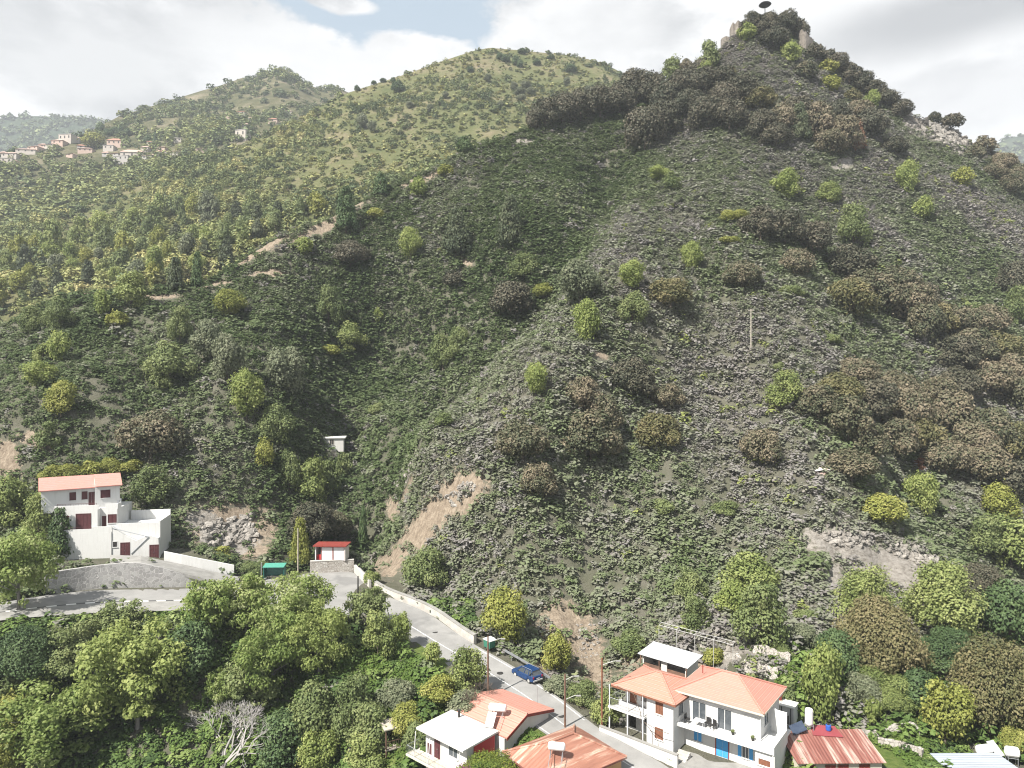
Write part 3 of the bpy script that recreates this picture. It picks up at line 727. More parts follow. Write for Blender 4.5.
plants_mesh('low_scrub_on_the_hill', pos, (g.lognormal(0, .4, len(pos))*2.7).clip(1, 6), np.clip(.5+fbm(pos[:, 0], pos[:, 1], 40, 3)*.5+g.normal(0, .15, len(pos)), 0, 1), 'midwood', 14, g, .42, .75)
# woods of the far hills
def w_far(v, U, Vv, c):
    d_ = smooth((fbm(v[:, 0], v[:, 1], 120, 4)+.3)/.5)*.8+.2
    return (U > -80)*(U < 440)*(Vv < 270)*d_*np.where(Vv < 132, .55, 1)*np.where((Vv > 138)*(Vv < 166)*(U < 185), .22, 1)/np.maximum(v[:, 1], 1)
pos, c = scatter(far, 7000, g, w_far)
V_ = far.V.ravel()[c]
plants_mesh('far_wood', pos, (g.lognormal(0, .3, len(pos))*9.5).clip(4, 16), np.clip(.33+fbm(pos[:, 0], pos[:, 1], 120, 3)*.3+g.normal(0, .17, len(pos))-.1*(V_ < 132), 0, 1), 'midwood', 60, g, .2, 1.0)
def w_dist(v, U, Vv, c): return ((U < 190)*(U > -60)+(U > 960)*(U < 1080))*(Vv < 230)*1.0
pos, c = scatter(dist, 5000, g, w_dist)
plants_mesh('distant_wood', pos, (g.lognormal(0, .25, len(pos))*17).clip(10, 30), np.clip(.12+g.normal(0, .1, len(pos)), 0, 1), 'midwood', 14, g, .45, 1.0)
# ------------------------------------------------------------------ trees one can count
SP = {  # species: (name, category, crown shape, leaf material, trunk material)
 'oak': ('oak_tree', 'tree', 'dome', 'oak', 'bark'), 'darkoak': ('oak_tree', 'tree', 'dome', 'darkoak', 'bark'), 'golden': ('oak_tree', 'tree', 'dome', 'golden', 'bark'),
 'bright': ('broadleaf_tree', 'tree', 'round', 'bright', 'bark'), 'green': ('broadleaf_tree', 'tree', 'tall', 'green', 'bark'), 'olive': ('broadleaf_tree', 'tree', 'tall', 'olive', 'bark'),
 'yellow': ('broadleaf_tree', 'tree', 'round', 'yellow_leaf', 'bark'), 'grey': ('broadleaf_tree', 'tree', 'round', 'greygreen', 'bark'), 'dark': ('broadleaf_tree', 'tree', 'dome', 'darkgreen', 'bark'),
 'pine': ('pine_tree', 'tree', 'pine', 'pineleaf', 'bark'), 'darkpine': ('pine_tree', 'tree', 'pine', 'darkgreen', 'bark'), 'yellowpine': ('pine_tree', 'tree', 'pine', 'yellow_leaf', 'bark'),
 'cypress': ('cypress_tree', 'tree', 'column', 'darkgreen', 'bark'), 'plane': ('plane_tree', 'tree', 'spread', 'plane', 'greybark'), 'planegreen': ('plane_tree', 'tree', 'spread', 'bright', 'greybark'),
 'darkplane': ('broadleaf_tree', 'tree', 'spread', 'green', 'bark'),
 'rust': ('broadleaf_tree', 'tree', 'tall', 'redleaf', 'bark'), 'shrub': ('shrub', 'shrub', 'shrub', 'olive', 'bark'), 'gshrub': ('shrub', 'shrub', 'shrub', 'green', 'bark'),
 'flowers': ('flowering_bush', 'bush', 'shrub', 'flower', 'bark'), 'yshrub': ('shrub', 'shrub', 'shrub', 'yellow_leaf', 'bark'), 'domeyellow': ('shrub', 'shrub', 'dome', 'yellow_leaf', 'bark'), 'greyshrub': ('shrub', 'shrub', 'shrub', 'greygreen', 'bark')}
tr = random.Random(5); _cnt = [0]
def T(sp, u, v, w, h, label, group=None, sheet=None, sink=.0, Y=None):
    """a tree whose crown is about w x h and centred on (u, v) in the photograph, standing where that sight line meets the ground"""
    name, cat, kind, mat, tm = SP[sp]
    p = (sheet or front).at(u, v+h*.48) if Y is None else W(u, v+h*.48, Y)
    if p is None: return
    _cnt[0] += 1; s = p.y/F; wm, hm_ = w*s*.96, h*s
    var = _cnt[0] % 5; lev = 0 if w < 26 else (1 if w < 62 else 2)
    me = crown_mesh(kind, var, mat, lev)
    if w < 15:
        o = link(name, me); o.location = p; o.scale = (wm, wm, hm_); o.rotation_euler.z = tr.uniform(0, 6.28); return tag(o, label, cat, group)
    o = empty(name, p, tr.uniform(0, 6.28), label, cat, group); o.scale = (wm, wm*tr.uniform(.9, 1.08), hm_)
    link('crown', me, o); link('trunk', trunk_mesh(kind, var, tm), o)
    return o
def grove(sp, lst, label, group, sheet=None):
    for (u, v, w, h) in lst: T(sp[_cnt[0] % len(sp)] if isinstance(sp, (list, tuple)) else sp, u, v, w, h, label, group, sheet)

# --- the near ridge, west of the stream
T('olive',131,291,38,36,'dark olive rounded tree on the ridge line, largest of the ridge trees')
T('bright',103,306,18,28,'small bright green tree just downhill of the largest ridge tree')
T('yellow',116,321,24,20,'low yellow-green bush-like tree below the largest ridge tree')
T('green',59,314,28,34,'green tree on the ridge beside a broader darker one')
T('green',34,321,30,26,'broad dark green tree at the low end of the ridge')
T('bright',58,347,24,34,'bright green upright tree below the pair at the low ridge end')
T('olive',43,353,20,18,'small olive tree touching a bright green one on the upper slope')
T('bright',40,375,38,28,'wide bright green tree on the bare slope above the white house')
T('yellow',61,401,32,38,'vivid yellow-green tree standing alone with a dark shadow on the slope')
T('green',47,436,24,28,'round dull green tree just above the eroded bank')
T('yellow',231,305,38,30,'broad yellow-green tree standing alone under the middle ridge')
T('bright',305,248,24,18,'small bright green tree on the ridge crest')
T('green',180,327,28,38,'slim green tree above two wide ones in the slope cluster')
T('green',170,365,48,48,'large green tree at the lower edge of the slope cluster')
T('grey',209,342,42,44,'large grey-green tree at the top of the slope cluster')
T('grey',227,360,38,50,'wispy grey-green tree on the outer side of the slope cluster')
T('grey',286,371,42,52,'tall pale grey-green tree alone in the hollow')
T('bright',247,396,42,52,'bright green twin-headed tree in the hollow')
T('green',275,424,36,40,'green tree directly downhill of the twin-headed tree')
T('oak',151,431,60,56,'broad brownish oak with a shaded foot above the white house')
T('pine',175,271,20,36,'pale pine behind the ridge with an open crown')
T('darkpine',197,268,15,38,'narrow dark pine beside the pale open pine')
T('darkpine',346,209,30,50,'tall dark pine breaking the ridge line')
T('cypress',381,182,15,22,'small black-green conical tree on the ridge crest')
T('bright',418,189,20,22,'bright green tree on the crest below the pale shrubs')
T('domeyellow',446,170,18,14,'olive-yellow rounded shrub on the upper crest')
T('dark',465,142,18,20,'lone dark tree on the crest against the sunlit hill')
T('domeyellow',375,213,20,14,'pale yellow shrub beside the tall dark ridge pine')
T('pine',510,221,38,56,'big green pine standing alone on the dark upper slope')
T('pine',456,232,36,50,'grey pine with trunk showing, next slope over from the big green pine')
T('bright',411,245,26,34,'bright green tree in the middle of the upper slope')
T('darkoak',351,252,38,30,'dark rounded oak on the upper slope below the ridge pine')
T('green',329,307,28,38,'green upright tree in the upper hollow')
T('olive',350,337,34,32,'round olive tree at the middle of the hollow')
T('yshrub',328,348,24,14,'low yellow-green shrub beside the round olive tree')
T('bright',378,316,11,18,'thin bright green sapling in the scrub of the hollow')
T('darkoak',454,278,22,20,'small dark tree on the shaded slope by the upper stream')
T('green',525,266,32,24,'round green tree near the head of the stream')
T('darkoak',511,297,48,42,'large dark purple-grey oak over the stream')
T('yellow',543,291,26,16,'yellow shrub tree on the stream bank touching a dark oak')
T('grey',580,284,50,46,'hazy grey leafless-looking tree on the spur flank')
T('bright',587,321,36,46,'tall bright green tree on the crest of the spur')
T('bright',632,275,32,30,'upper of two round green trees on the spur')
T('green',633,307,34,32,'lower of two round green trees on the spur')
T('green',443,353,32,34,'dark green tree in the stream bed')
T('green',460,343,26,30,'second green tree in the stream bed, on the uphill side')
T('bright',536,379,28,36,'pale green upright tree half way down the spur flank')
T('gshrub',378,408,20,14,'small green shrub in the dark hollow above the hut')
T('gshrub',443,418,20,16,'green shrub on the rocky stream bank')
T('oak',523,437,56,50,'broad brown oak standing alone low on the spur')
T('oak',538,479,38,40,'smaller brown oak just downhill of the broad lone oak')
grove('oak',[(583,392,42,40),(602,412,40,46),(590,432,60,56),(607,440,34,40)],'brown-leaved oak in the clump in the middle of the spur','oak clump on the spur')
T('darkoak',631,376,46,44,'dark oak at the top corner of the spur clump')
T('oak',668,395,36,30,'rounded brown oak uphill of a golden one on the spur')
T('golden',658,430,46,42,'golden-brown oak at the outer side of the spur clump')
T('golden',670,291,48,34,'yellow-topped dome-shaped oak high on the spur')
T('oak',743,273,42,36,'brown dome-shaped oak standing alone under the pine slope')
T('oak',797,262,36,34,'brown oak between the lone dome and the long grove')
T('bright',692,256,28,30,'soft green round tree high on the spur')
T('bright',660,175,28,18,'bright green tree below the dark summit grove')
T('green',672,182,20,20,'green tree touching the bright one below the dark summit grove')
T('yshrub',733,214,28,16,'low yellow-green shrub above the purple oaks')
T('yshrub',728,239,22,12,'flat yellow-green shrub downhill of the purple oaks')
grove('darkoak',[(760,222,44,40),(785,226,44,42),(812,236,42,38)],'purple-brown oak in the row of three under the pine slope','row of purple oaks')
T('green',854,226,36,42,'green pine-like tree beside the row of purple oaks')
T('bright',785,186,36,32,'bright green spreading tree on the upper face')
T('olive',829,193,28,24,'olive tree beside the bright green one on the upper face')
T('bright',908,178,26,36,'upright green tree on the face below the crag')
T('yellow',962,178,22,22,'yellow-green tree under the grey crag')
T('bright',923,210,22,24,'round green tree downhill of the upright one below the crag')
grove(['oak','oak','oak','darkoak','oak','golden'],[(848,262,54,40),(866,285,52,42),(850,297,50,46),(886,292,50,46),(898,280,44,40),(912,300,48,46),(925,300,40,46),(925,322,42,46),(938,318,40,40),(952,318,42,38),(972,322,44,36),(990,318,40,36),(956,352,46,42),(972,345,44,44),(1000,345,48,40),(992,378,50,44),(1012,370,44,44),(1026,395,46,50)],
      'brown oak in the long grove running down from the upper face','long oak grove')
grove(['oak','oak','oak','golden','oak','oak','darkoak'],[(818,400,42,40),(838,388,46,42),(858,372,44,36),(848,416,50,52),(872,398,52,50),(868,440,46,44),(895,385,46,40),(908,408,50,54),(920,432,46,50),(893,436,50,48),(938,392,48,42),(958,382,46,44),(955,412,52,52),(972,440,50,50),(992,428,48,52),(1012,440,48,50),(945,452,50,48),(985,462,50,46),(1015,478,48,46)],
      'brown-topped oak in the wide grove on the lower face','wide oak grove')
T('olive',786,390,38,36,'olive tree at the outer corner of the wide oak grove')
T('oak',761,444,42,40,'brown oak standing alone downhill of the wide grove')
T('oak',851,462,54,36,'greyish brown oak at the foot of the wide grove')
T('domeyellow',884,508,46,34,'yellow-green dome shrub on the brow over the rock outcrop')
T('bright',923,494,36,46,'fresh bright green tree beside the yellow-green dome shrub')
T('rust',919,465,14,14,'small rust-coloured tree between the oak grove and the fresh green tree')
T('gshrub',832,338,20,12,'bright little shrub on the open face near the long grove')
T('gshrub',664,505,24,20,'dark green shrub on the open lower spur')
T('gshrub',724,506,28,18,'wide green shrub on the open lower spur')
T('gshrub',778,365,14,12,'small green shrub downhill of the wooden pole')
T('gshrub',790,290,26,14,'olive shrub uphill of the wooden pole')
T('darkoak',1014,277,36,44,'dark oak on the east rim above the side valley')
T('green',1018,308,30,40,'green tree on the east rim under a dark oak')
T('gshrub',972,305,18,14,'bright shrub between the long grove and the east rim')
# --- summit
grove('darkoak',[(533,117,16,26),(545,113,34,36),(562,108,36,38),(580,104,36,38),(600,101,36,38),(620,98,36,40),(636,84,36,36),(652,88,34,38),(668,96,38,40),(684,84,36,38),(704,82,38,38),(645,128,46,52),(664,118,38,44),(690,102,38,40),(708,112,40,40),(724,96,36,36),(730,114,40,36),(741,90,38,36),(700,70,30,26),(722,78,34,28)],
      'dark oak in the belt across the shoulder below the summit','dark summit belt')
T('golden',726,76,26,22,'orange-topped oak on the upper edge of the dark summit belt')
T('golden',760,98,34,26,'golden oak between the two dark belts')
grove(['darkoak','oak'],[(763,124,36,36),(780,118,34,36),(797,110,36,34),(816,120,40,44),(836,118,38,40),(843,132,40,42),(872,122,34,42),(860,112,30,30),(776,134,34,30),(830,142,36,30)],
      'dark oak in the second belt, on the face below the summit','second oak belt')
T('pine',799,122,28,42,'green pine standing in the second oak belt')
T('rust',857,138,16,30,'rust-red cone-shaped tree at the foot of the second oak belt')
T('darkoak',895,146,28,24,'dark oak below the grey crag')
grove('darkoak',[(752,22,26,24),(768,25,30,28),(788,22,28,28),(773,38,34,26),(800,30,18,26),(745,32,18,18)],'dark purple oak on the summit knoll','summit oaks')
T('bright',746,34,22,20,'yellow-green tree under the summit walls')
T('bright',791,54,24,24,'vivid green round tree just under the summit')
T('oak',805,70,24,22,'orange-brown oak downhill of the vivid round tree')
T('yellow',829,68,22,16,'yellow-green tree at the skyline side of the orange-brown oak')
T('yellow',831,86,24,16,'lower of the yellow trees on the skyline shoulder')
T('golden',852,96,22,16,'golden tree on the skyline shoulder')
T('bright',872,100,16,20,'pale green sapling near the skyline strip of oaks')
grove('darkoak',[(815,52,22,22),(838,64,26,26),(850,74,26,26),(862,82,26,26),(874,90,28,24),(886,98,28,24),(900,108,26,22),(828,58,20,20)],'dark oak in the strip along the skyline','skyline oak strip')
T('darkoak',934,117,14,14,'small dark tree on the crag, first of two')
T('darkoak',951,121,24,18,'broad dark tree on top of the crag')
grove('oak',[(985,144,24,20),(1003,163,26,26),(1018,175,28,28),(995,172,26,22),(1010,184,26,24),(975,152,20,18)],'brown tree on the rim beyond the crag','rim trees beyond the crag')
T('green',709,58,24,32,'feathery green tree on the skyline below the summit')
T('bright',704,76,18,26,'upright green tree below the feathery skyline tree')
T('green',672,64,24,24,'round dark green tree on the shoulder skyline')
T('darkoak',651,73,24,20,'dark tree at the end of the shoulder skyline')
T('oak',686,62,18,16,'small brown tree between two green ones on the shoulder skyline')
# --- hollow over the plaza
T('yellowpine',300,542,26,52,'yellow-green pine beside the utility pole at the plaza')
T('cypress',363,529,9,46,'thin dark cypress by the mouth of the stream')
T('darkoak',312,520,48,44,'large dark oak behind the plaza hut')
T('oak',334,524,34,32,'brown oak beside the dark one behind the plaza hut')
T('yellow',264,456,22,32,'narrow yellow tree in the hollow thicket')
T('olive',312,482,38,44,'round olive tree at the heart of the hollow thicket')
T('green',289,472,28,44,'green upright tree in the hollow thicket')
T('green',274,424,32,30,'small green tree at the upper end of the hollow thicket')
T('green',343,466,18,24,'small green tree next to the slope hut')
T('green',330,478,22,34,'dark green tree right under the slope hut')
T('gshrub',425,564,50,48,'dense dark green bush on the cut bank over the road')
T('shrub',372,575,18,20,'scrubby bush behind the yellow post')
T('yellow',505,617,50,58,'yellow-green tree on the bank opposite the tall pole')
T('yellow',556,656,38,42,'airy yellow-green tree on the bank above the blue car')
T('greyshrub',556,684,24,20,'dry pinkish shrub on the verge in front of the car')
T('gshrub',582,690,30,30,'dark bush at the foot of the earth bank')
T('shrub',606,704,30,40,'leafy bush beside the terrace with the vine')
T('gshrub',630,640,40,30,'scrubby green bush above the tin-roofed shed')
# --- round the white house
T('darkpine',60,533,30,56,'dark green tree in front of the white house')
T('olive',38,520,34,50,'yellowish olive tree at the back corner of the white house')
T('olive',12,505,46,50,'olive-grey tree uphill of the big plane beside the white house')
T('plane',18,566,84,92,'big pale green plane tree beside the road bend')
grove('yshrub',[(52,472,26,22),(72,468,26,22),(92,466,24,20),(112,464,26,20),(130,464,24,18)],'yellow-green bush in the row behind the pink roof of the white house','bushes behind the pink roof')
T('green',152,486,40,36,'green bush beside the upper terrace of the white house')
T('yshrub',222,552,22,16,'low yellow bush at the end of the white parapet')
T('gshrub',255,566,30,16,'low green bush behind the bus shelter')
# --- below the road
T('plane',210,604,56,66,'pale green plane tree reaching up over the edge of the road')
T('plane',246,606,60,66,'leafy plane tree in front of the bus shelter')
T('plane',300,606,78,70,'wide plane tree with new leaves in front of the plaza')
T('planegreen',318,640,70,80,'green plane tree on the slope under the plaza')
T('plane',272,655,76,96,'tall cream-topped plane tree with pale new leaves')
T('darkplane',368,606,46,46,'dark green tree at the corner of the plaza')
T('bright',400,630,30,36,'bright round tree on the bend, next to the low wall')
T('olive',378,635,40,44,'twiggy olive tree below the plaza corner')
T('planegreen',138,672,116,118,'very large green plane tree with a rounded crown in the hollow')
T('darkplane',75,650,70,60,'dark green tree in shade, uphill of the very large plane')
T('dark',28,650,70,66,'dark tree in shade below the big roadside plane')
T('dark',192,650,60,70,'dark tree in the shade between two plane trees')
T('darkplane',118,620,54,40,'low dark tree just under the road')
T('plane',50,724,120,96,'yellowish plane tree with a broad crown, lowest in the hollow but one')
T('yellow',4,745,80,80,'pale yellow tree at the very bottom of the hollow')
T('green',10,700,60,60,'green tree behind the broad yellowish plane')
T('darkplane',250,684,60,60,'dark leafy tree behind the bare grey tree')
T('plane',222,690,34,44,'slender pale-leaved tree rising over the bare tree')
T('green',316,712,56,64,'dark green upright tree in the hollow')
T('green',352,706,48,56,'bluish green tree next to the upright one in the hollow')
T('green',372,730,48,52,'soft green tree beside the timber shelter')
T('bright',318,752,52,46,'bright green tree nearest the bottom of the hollow')
T('olive',366,755,50,40,'low olive tree at the bottom beside the bright one')
T('dark',285,735,60,60,'dark tree in deep shade behind the bright bottom tree')
T('yellow',440,690,40,30,'airy yellow-green shrub tree on the verge')
T('greyshrub',470,702,40,30,'dry grey thicket beside the house with the white roof')
T('olive',468,670,44,46,'thin-leaved tree by the tall roadside pole')
T('gshrub',420,735,34,40,'green bush under the balcony of the white-roofed house')
T('bright',432,655,20,26,'small bright bush on the road edge')
T('greyshrub',398,690,40,36,'grey-green bush on the grassy slope')
T('yshrub',410,715,34,34,'yellow-green bush on the grassy slope')
# --- east gardens
T('green',689,586,36,34,'round green tree on the foot of the spur')
T('green',696,616,36,36,'darker green tree right above the pipe trellis')
T('olive',749,574,60,46,'broad olive-green tree on the foot of the spur')
T('bright',736,602,50,40,'bright green tree in front of the broad olive-green one')
T('green',760,616,56,62,'deep green tree above the stone terraces')
T('olive',866,600,70,60,'tall green-crowned tree over the big brown oak')
T('golden',878,632,88,96,'big brown and green oak behind the terraced garden')
T('olive',942,605,84,76,'large green oak with brown patches beside the side valley')
T('darkoak',980,590,70,60,'dark oak filling the side valley')
T('dark',1010,610,60,70,'dark green tree on the east edge of the side valley')
T('olive',1010,545,60,60,'olive-green tree high in the side valley')
T('green',985,540,40,44,'green tree in the side valley beneath the oak grove')
T('yellow',1000,505,44,40,'yellow-green tree at the top of the side valley')
T('dark',950,650,70,50,'dark shaded tree between the two big oaks')
T('golden',1000,682,92,112,'golden-topped round oak, the largest beside the grey tin roof')
T('yellow',946,712,56,66,'yellow-green tree at the end of the grass terraces')
T('bright',822,684,48,82,'tall bright green tree beside the white house with the blue door')
T('gshrub',790,690,20,24,'green bush by the chimney outhouse')
T('bright',873,712,22,32,'young bright sapling on the upper grass terrace')
T('greyshrub',862,684,40,36,'grey bramble heap beside the bright tall tree')
T('dark',920,690,50,50,'dark bush behind the yellow-green terrace tree')
T('dark',838,650,46,50,'dark tree behind the tall bright one')
T('yshrub',1014,735,26,30,'yellow-green bush behind the white tanks')
T('greyshrub',800,632,36,26,'grey leafless thicket above the stone terraces')
T('gshrub',806,612,24,20,'bright green bush above the grey thicket')
T('gshrub',780,650,26,16,'low green bush on the stone terrace')
T('yshrub',716,655,24,18,'yellow-green bush beside the tin-roofed shed')
# ivy-covered mound
T('shrub',884,684,62,44,'ivy-covered mound with pale hanging leaves')
# bare tree
p = front.at(222, 774); o = empty('bare_tree', p, .4, 'bare grey tree without leaves at the bottom of the hollow', 'tree'); s = p.y/F; o.scale = (130*s, 130*s, 112*s)
link('boughs', bare_mesh(3, 'palebark'), o)
b = MB(); b.tube((0, 0, -.06), (.01, 0, .06), .03, .022); b.build('trunk', M['greybark'], o)
p = front.at(478, 708); o = empty('bare_tree', p, 1.4, 'small leafless thicket tree by the roadside pole', 'tree'); s = p.y/F; o.scale = (44*s, 44*s, 40*s)
link('boughs', bare_mesh(9, 'bark'), o)
# dead pale branches under the slope hut
p = front.at(331, 462); o = empty('bare_tree', p, 2.4, 'pale dead shrub under the slope hut', 'tree'); s = p.y/F; o.scale = (18*s, 18*s, 20*s)
link('boughs', bare_mesh(5), o)
# --- the wood on the hill behind: the nearest trees one can tell apart
mt = random.Random(8); lst = []
for i in range(2500):
    u = mt.uniform(-15, 330); v = mt.uniform(205, 300)
    if v > np.interp(u, *zip(*SKY))-15 or v < 222-.3*(u-100): continue
    w = mt.uniform(12, 25)
    if any(abs(u-a) < (w+c)*.42 and abs(v-b) < 11 for a, b, c, d, e in lst): continue
    lst.append((u, v, w, w*mt.uniform(1.1, 1.7), mt.choice(['pine', 'pine', 'olive', 'grey', 'yellow', 'green', 'bright'])))
lab = {'bright': 'pale bright green tree in the sunlit wood beyond the near ridge', 'pine': 'grey-green pine in the sunlit wood beyond the near ridge', 'olive': 'olive-green tree in the sunlit wood beyond the near ridge', 'grey': 'hazy grey-green broad tree in the sunlit wood beyond the near ridge',
       'yellow': 'yellowish tree in the sunlit wood beyond the near ridge', 'green': 'fresh green tree in the sunlit wood beyond the near ridge'}
for u, v, w, h, sp in lst[:150]: T(sp, u, v, w, h, lab[sp], lab[sp].replace(' in the', 's in the').replace('trees', 'trees'), mid)
print('trees', _cnt[0])
# ------------------------------------------------------------------ road surfaces
def ribbon(name, A, B, mat, dz=0.0, kind='structure', run=False, parent=None, thick=0):
    v = []; f = []
    A = np.asarray(A, float); B = np.asarray(B, float)
    for a, b in zip(A, B):
        for j in range(4):
            t = j/3; p = a*(1-t)+b*t; v.append((p[0], p[1], p[2]+dz))
    for i in range(len(A)-1):
        for j in range(3): f.append((i*4+j, i*4+j+1, i*4+j+5, i*4+j+4))
    me = bpy.data.meshes.new(name); me.from_pydata(v, [], f)
    if run:
        d = np.concatenate([[0], np.cumsum(np.linalg.norm(np.diff(A[:, :2], axis=0), axis=1))])
        at = me.attributes.new('run', 'FLOAT', 'POINT'); at.data.foreach_set('value', np.repeat(d, 4).astype(np.float32))
    bm = bmesh.new(); bm.from_mesh(me); bmesh.ops.recalc_face_normals(bm, faces=bm.faces)
    if sum(fc.normal.z for fc in bm.faces) < 0: bmesh.ops.reverse_faces(bm, faces=bm.faces)
    if thick:
        bmesh.ops.solidify(bm, geom=bm.faces[:], thickness=thick)
    bm.to_mesh(me); bm.free(); me.materials.append(mat)
    o = link(name, me, parent)
    if kind: o['kind'] = kind
    return o
def lerp_edge(t): return RId*(1-t)+ROd*t
ribbon('road', RId, ROd, M['asphalt'])
i0 = 0; i1 = 8*7
ribbon('road_centre_line', lerp_edge(.485)[4:i1], lerp_edge(.505)[4:i1], M['paint'], .004)
ribbon('road_edge_line', lerp_edge(.925)[20:46], lerp_edge(.945)[20:46], M['paint'], .004)
ribbon('road_edge_line', lerp_edge(.05)[12:52], lerp_edge(.07)[12:52], M['paint'], .004)
# the raised pavement on the valley side of the upper road, with its black and white kerb
k0, k1 = 8*13+2, len(RId)-1
ribbon('pavement', RId[k0:k1]+(RId-ROd)[k0:k1]*.1, lerp_edge(.34)[k0:k1], M['conc_pale'], .13)
ribbon('kerb', lerp_edge(.34)[k0:k1], lerp_edge(.385)[k0:k1], M['kerb'], .14, run=True, thick=.16)
def wall_along(name, P, th, hgt, mat, label, cat, side=1, base=.5, cap=None, group=None, heights=None):
    """a wall standing on the polyline P (its foot), th thick, hgt high"""
    P = [Vector(p) for p in P]; b = MB(); n = len(P); vs = []; c = MB(); cv = []
    for i, p in enumerate(P):
        d = (P[min(i+1, n-1)]-P[max(i-1, 0)]); d.z = 0; d.normalize(); q = Vector((-d.y, d.x, 0))*side
        h = heights[i] if heights else hgt
        vs += [p-Vector((0,0,base)), p+q*th-Vector((0,0,base)), p+q*th+Vector((0,0,h)), p+Vector((0,0,h))]
        cv += [p-q*.05+Vector((0,0,h+.002)), p+q*(th+.05)+Vector((0,0,h+.002)), p+q*(th+.05)+Vector((0,0,h+.1)), p-q*.05+Vector((0,0,h+.1))]
    fs = [(0, 1, 2, 3), tuple(4*(n-1)+k for k in (3, 2, 1, 0))]
    for i in range(n-1):
        for k in range(4): fs.append((4*i+k, 4*i+(k+1) % 4, 4*i+4+(k+1) % 4, 4*i+4+k))
    b.add(vs, fs)
    o = b.build(name, mat); tag(o, label, cat, group)
    if cap: c.add(cv, fs); c.build('coping', cap, o)
    return o
out = lambda e: ROd+(ROd-RId)/np.linalg.norm((ROd-RId)[:, :2], axis=1)[:, None]*e
wall_along('roadside_wall', out(.35)[8*6-1:8*10+6], .5, .95, M['conc'], 'low pale roadside wall curving round the bend beside the cut bank', 'wall', -1, .6, M['conc_pale'])
# ------------------------------------------------------------------ openings
def opening(parent, x0, z0, x1, z1, y=0.0, axis='y', out_=-1, name='window', frame=M['white'], fill=None, shutters=None, mull=1, depth=.1, sill=True, pane='pane'):
    """a window or door on a wall plane: frame proud of the wall, glass or leaf set inside it, a sill below. axis: the wall's normal axis (y: front, x: side), out_: its sign"""
    fw = .09
    def bx(b, a0, a1, c0, c1, d0, d1):
        d0, d1 = sorted((y+out_*d0, y+out_*d1))
        if axis == 'y': b.box(a0, d0, c0, a1, d1, c1)
        else: b.box(d0, a0, c0, d1, a1, c1)
    f = MB()
    bx(f, x0-fw, x0, z0-fw*.2, z1+fw, -.03, .055); bx(f, x1, x1+fw, z0-fw*.2, z1+fw, -.03, .055); bx(f, x0, x1, z1, z1+fw, -.03, .05)
    for i in range(1, mull+1):
        xm = x0+(x1-x0)*i/(mull+1); bx(f, xm-.03, xm+.03, z0, z1, .012, .04)
    fo = f.build(name, frame, parent)
    p = MB(); bx(p, x0, x1, z0, z1, -.02, .012); p.build(pane, fill or M['glass'], fo)
    if sill:
        s = MB(); bx(s, x0-.14, x1+.14, z0-.1, z0-.02, -.02, .12); s.build('sill', M['white'], fo)
    if shutters:
        for sgn in (0, 1):
            s = MB(); w_ = (x1-x0)*.5
            a0 = x0-fw-w_-.02 if sgn == 0 else x1+fw+.02
            bx(s, a0, a0+w_, z0, z1, .004, .05)
            for k in range(5): bx(s, a0+.06, a0+w_-.06, z0+(z1-z0)*(k+.2)/5, z0+(z1-z0)*(k+.75)/5, .05, .07)
            s.build('shutter', shutters, fo)
    return fo
def door(parent, x0, z0, x1, z1, y=0.0, axis='y', out_=-1, leafmat=None, frame=M['white'], leaves=2, name='door', arch=0):
    def bx(b, a0, a1, c0, c1, d0, d1):
        d0, d1 = sorted((y+out_*d0, y+out_*d1))
        if axis == 'y': b.box(a0, d0, c0, a1, d1, c1)
        else: b.box(d0, a0, c0, d1, a1, c1)
    f = MB(); bx(f, x0-.1, x0, z0, z1+.1, -.03, .06); bx(f, x1, x1+.1, z0, z1+.1, -.03, .06); bx(f, x0, x1, z1, z1+.1, -.03, .055)
    fo = f.build(name, frame, parent)
    for i in range(leaves):
        a0 = x0+(x1-x0)*i/leaves+.012; a1 = x0+(x1-x0)*(i+1)/leaves-.012
        l = MB(); bx(l, a0, a1, z0+.01, z1-.005, -.02, .02)
        for k in range(3): bx(l, a0+.08, a1-.08, z0+.12+(z1-z0-.2)*k/3, z0+(z1-z0-.2)*(k+1)/3, .02, .035)
        lo = l.build('leaf', leafmat or M['brown'], fo)
    h = MB(); xm = (x0+x1)/2 if leaves == 2 else x1-.14
    bx(h, xm-.05, xm+.03, z0+1.0, z0+1.05, .04, .09); h.build('handle', M['metal'], fo)
    return fo
def railing(parent, pts, h=.95, step=.14, mat=None, name='railing'):
    b = MB()
    for a, c in zip(pts[:-1], pts[1:]):
        a, c = Vector(a), Vector(c); n = max(1, int((c-a).length/step)); up = Vector((0, 0, h))
        b.tube(a+up, c+up, .028, n=6); b.tube(a+Vector((0,0,.12)), c+Vector((0,0,.12)), .018, n=5)
        for i in range(n+1):
            p = a.lerp(c, i/n); r = .03 if i in (0, n) else .011
            b.tube(p, p+up, r, n=5)
    return b.build(name, mat or M['metal'], parent)
